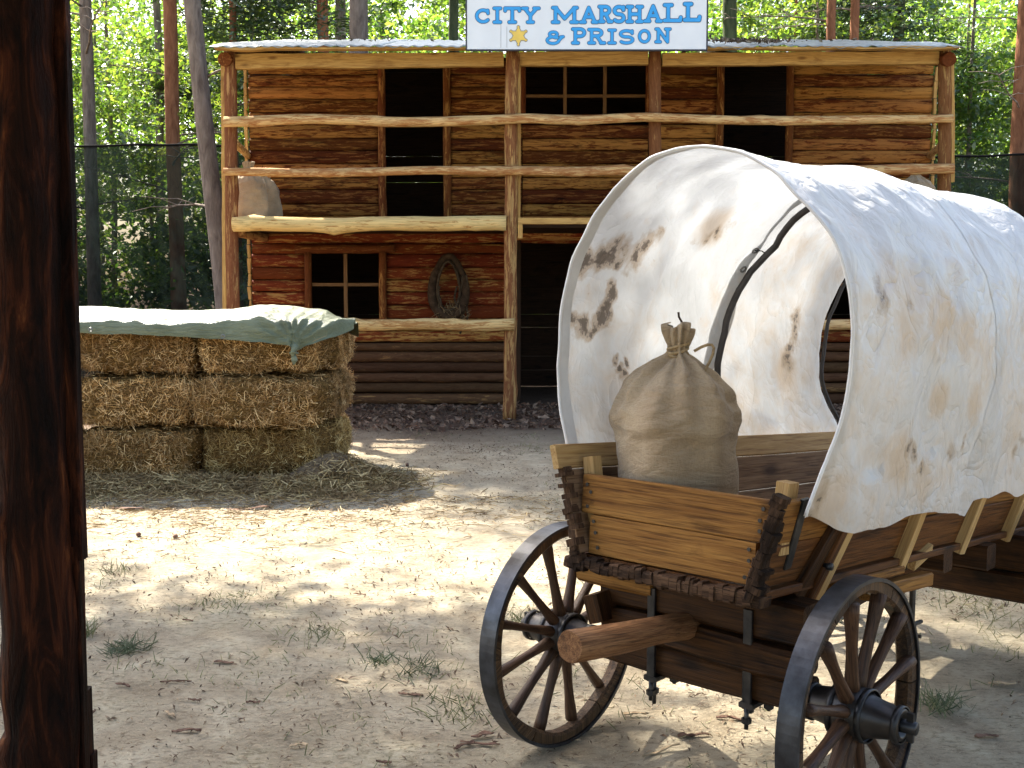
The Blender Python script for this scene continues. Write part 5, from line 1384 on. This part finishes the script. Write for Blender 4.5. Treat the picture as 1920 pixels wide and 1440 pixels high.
litter('needle_litter', 9000, (.8, 4.6), (3, 8.5), M['chips'], .012, .05, 'litter on the sand round the wagon', 'litter', -.1, .2)
def straws_ground():
    n = 3500; x = RNG.normal(-2.2, 1.5, n); y = 8.7-np.abs(RNG.normal(0, .8, n))
    z = np.array([gz(a, b_) for a, b_ in zip(x, y)])+.008
    V, F = blades(n, np.stack([x, y, z], 1), RNG.normal(size=(n, 3))*np.array([1, 1, .06]), RNG.uniform(.04, .16, n), RNG.uniform(.003, .006, n), .1)
    o = obj('scattered_straw', mesh_np('scattered_straw', V, F, (M['straw_grey'],))); tag(o, 'thin scatter of straw in front of the hay bales', 'straw', kind='stuff')
straws_ground()
def grass(n, xr, yr, thr, hmin, hmax, mat, name, label):
    x = RNG.uniform(*xr, n); y = RNG.uniform(*yr, n)
    keep = np.array([mnoise.noise(Vector((a*.75+4, b_*.75, 15)))+.7*mnoise.noise(Vector((a*3.3, b_*3.3, 19))) > thr for a, b_ in zip(x, y)])
    x, y = x[keep], y[keep]; m_ = len(x); L = RNG.uniform(hmin, hmax, m_)
    d = RNG.normal(size=(m_, 3))*np.array([.7, .7, .2])+np.array([0, 0, .8]); d /= np.linalg.norm(d, axis=1, keepdims=True)
    z = np.array([gz(a, b_) for a, b_ in zip(x, y)]); P = np.stack([x, y, z], 1)+d*L[:, None]*.45
    V, F = blades(m_, P, d, L, np.full(m_, .0035), .12)
    o = obj(name, mesh_np(name, V, F, (mat,))); tag(o, label, 'grass', kind='stuff')
grass(22000, (-4.6, 5.5), (3.0, 12.5), .34, .015, .06, M['grass'], 'short_grass', 'thin dry grass growing in patches on the sand')
grass(9000, (2.2, 6.5), (5, 11), .0, .03, .10, M['grass'], 'side_grass', 'sparse grass on the sand beyond the wagon')
def tuft(x, y, n, h, mat, label, sp=.05, wide=.8):
    P = np.stack([RNG.normal(0, sp, n), RNG.normal(0, sp, n), np.zeros(n)], 1); d = RNG.normal(size=(n, 3))*np.array([wide, wide, .15])+np.array([0, 0, .8]); d /= np.linalg.norm(d, axis=1, keepdims=True)
    L = RNG.uniform(.5, 1, n)*h; V, F = blades(n, P+d*L[:, None]*.45, d, L, np.full(n, .0035), .15)
    o = obj('grass_tuft', mesh_np('grass_tuft', V, F, (mat,)), None, T(x, y, gz(x, y))); tag(o, label, 'grass tuft', 'grass tufts on the sand')
def gpt(px, py):
    r = ray_px(px, py); t = -CAM_H/r.z; return r.x*t, r.y*t
for (px, py, n, h, lb, m_, s_, w_) in ((238, 1218, 170, .10, 'flat bluish green grass tuft on bare sand right of the porch post', 'grass_blue', .05, 1.4), (160, 1190, 50, .11, 'thin upright grass tuft touching the porch post', 'grass', .03, .5),
        (225, 1072, 50, .09, 'small grass tuft in the shade near the bright patch, right of the post', 'grass', .05, .6), (445, 1130, 140, .06, 'low spread of green grass in the middle of the clearing', 'grass', .14, .8),
        (610, 1190, 60, .07, 'small tuft in the middle ground between the hay and the left wagon wheel', 'grass', .07, .8), (715, 1240, 70, .09, 'grass tuft a little left of the wagon wheel', 'grass_blue', .04, .9), (785, 1255, 90, .09, 'grass tuft close to the left side of the wagon wheel', 'grass_blue', .07, .9),
        (850, 1330, 110, .09, 'wider dry grass tuft beside the foot of the far wheel', 'grass', .09, 1.), (1765, 1330, 110, .11, 'green grass tuft right of the near wheel', 'grass_blue', .045, .7), (975, 1170, 60, .12, 'tuft seen through the spokes of the far wheel', 'grass', .05, .6)):
    x, y = gpt(px, py); tuft(x, y, n, h, M[m_], lb, s_, w_)
M['bark_bit'] = plain('curled_bark', (.10, .045, .03), .85, 0, .5, 25, .5, .2, (.25, .15, .10))
M['bark_pale'] = plain('pale_splinter', (.45, .33, .2), .85, 0, .3, 25, .5, .2)
def bark_piece(px, py, L, W_, rot, mat, label, curl=.25, name='bark_piece'):
    x, y = gpt(px, py); n, m_ = 10, 5; V = []; s = nseed()
    for i in range(n):
        t = i/(n-1); u = -L/2+L*t; hw = W_/2*(.75+.9*smooth_noise(t*5, s, 1))*min(1, .25+t*5, .2+(1-t)*4)
        for j in range(m_):
            v = -1+2*j/(m_-1); V.append((u, v*hw+.7*W_*smooth_noise(t*2.5, s+1, 1), curl*W_*v*v*.6+.10*L*smooth_noise(t*2, s+3, 1)*t+.006*smooth_noise(t*9+v, s+6, 1)+.002))
    g = np.arange(n*m_).reshape(n, m_); F = np.stack([g[:-1, :-1], g[1:, :-1], g[1:, 1:], g[:-1, 1:]], -1).reshape(-1, 4)
    o = obj(name, mesh_np(name, np.array(V), F, (mat,), True), None, T(x, y, gz(x, y)+.008) @ Matrix.Rotation(rot, 4, 'Z'))
    md = o.modifiers.new('thickness', 'SOLIDIFY'); md.thickness = .004
    tag(o, label, 'bark', 'bark pieces and sticks on the sand')
for a in ((350, 1376, .12, .03, .05, 'bark_bit', 'dark curled bark strip nearest the camera, right of the porch post'), (420, 1245, .10, .03, -.1, 'bark_bit', 'short reddish bark piece in the middle of the clearing, above the thin stick'),
          (232, 1288, .08, .02, -.4, 'bark_bit', 'small hooked bark piece right of the post'), (330, 1280, .14, .012, .25, 'bark_bit', 'thin reddish stick lying right of the post'),
          (365, 1316, .06, .02, 0, 'bark_bit', 'tiny dark chip just below the thin stick'), (475, 1318, .06, .014, 0, 'bark_bit', 'tiny dark chip right of the thin stick'),
          (318, 1342, .08, .02, -.8, 'bark_pale', 'pale tapered splinter above the nearest dark bark strip'), (640, 1278, .07, .02, -.5, 'bark_pale', 'pale leaf like splinter in the open sand left of the wheel'), (770, 1300, .12, .02, -.25, 'bark_bit', 'long dark stick left of the wheel foot'),
          (352, 1163, .06, .02, 0, 'bark_bit', 'small dark chip in the shade below the bright patch'), (675, 1112, .07, .012, -.1, 'bark_bit', 'small stick on the edge of the bright patch'),
          (905, 1378, .10, .04, .5, 'bark_bit', 'reddish bark chunk at the foot of the far wheel'), (900, 1395, .16, .02, -.1, 'bark_bit', 'dark stick under the far wheel foot'), (870, 1400, .10, .03, .6, 'bark_bit', 'crooked dark bark bit left below the far wheel'),
          (720, 1430, .06, .02, 0, 'bark_bit', 'dark chip at the lower edge of the picture, left of the wheel'), (560, 1400, .07, .03, .3, 'bark_pale', 'pale flat chip near the lower edge of the picture'),
          (1300, 1385, .13, .03, .2, 'bark_bit', 'dark bark strip on the sand between the wheels'), (1370, 1355, .12, .035, -.2, 'bark_bit', 'broad bark piece under the wagon axle'), (1190, 1345, .10, .02, .1, 'bark_pale', 'pale splinter under the wagon just right of the far wheel'),
          (1880, 1290, .12, .05, 0, 'bark_pale', 'pale flat bark slab beyond the near wheel at the right edge'), (1850, 1380, .10, .03, .1, 'bark_bit', 'reddish bark strip right of the near wheel'), (1240, 1415, .18, .014, .5, 'bark_pale', 'long pale twig under the pole end'),
          (240, 955, .26, .05, .05, 'bark_bit', 'long dark bark strip at the foot of the loose hay'), (465, 955, .34, .05, .1, 'bark_bit', 'black bark plate in front of the bales'), (870, 790, .25, .09, .1, 'bark_bit', 'reddish bark slab by the foot of the middle balcony post')):
    bark_piece(a[0], a[1], a[2]*.9, a[3]*.62, a[4], M[a[5]], a[6])
def cone(px, py):
    x, y = gpt(px, py); b = MB(); V, F = tube_geo([(0, 0, 0), (0, 0, .012), (0, 0, .03), (0, 0, .045)], [.010, .018, .016, .004], 9, nseed(), .5); b.add(V, F)
    o = obj('pine_cone', b.mesh('pine_cone', M['bark_bit'], True), None, T(x, y, gz(x, y)+.01) @ Matrix.Rotation(1.3, 4, 'X')); return o
for px, py, lb in ((262, 1002, 'brown pine cone on the edge of the bright patch, left one'), (330, 1006, 'small pine cone on the bright sand in front of the hay'), (764, 872, 'dark pine cone lying in the far sunlit strip')):
    tag(cone(px, py), lb, 'pine cone', 'pine cones on the sand')
print('objects', len(bpy.data.objects))
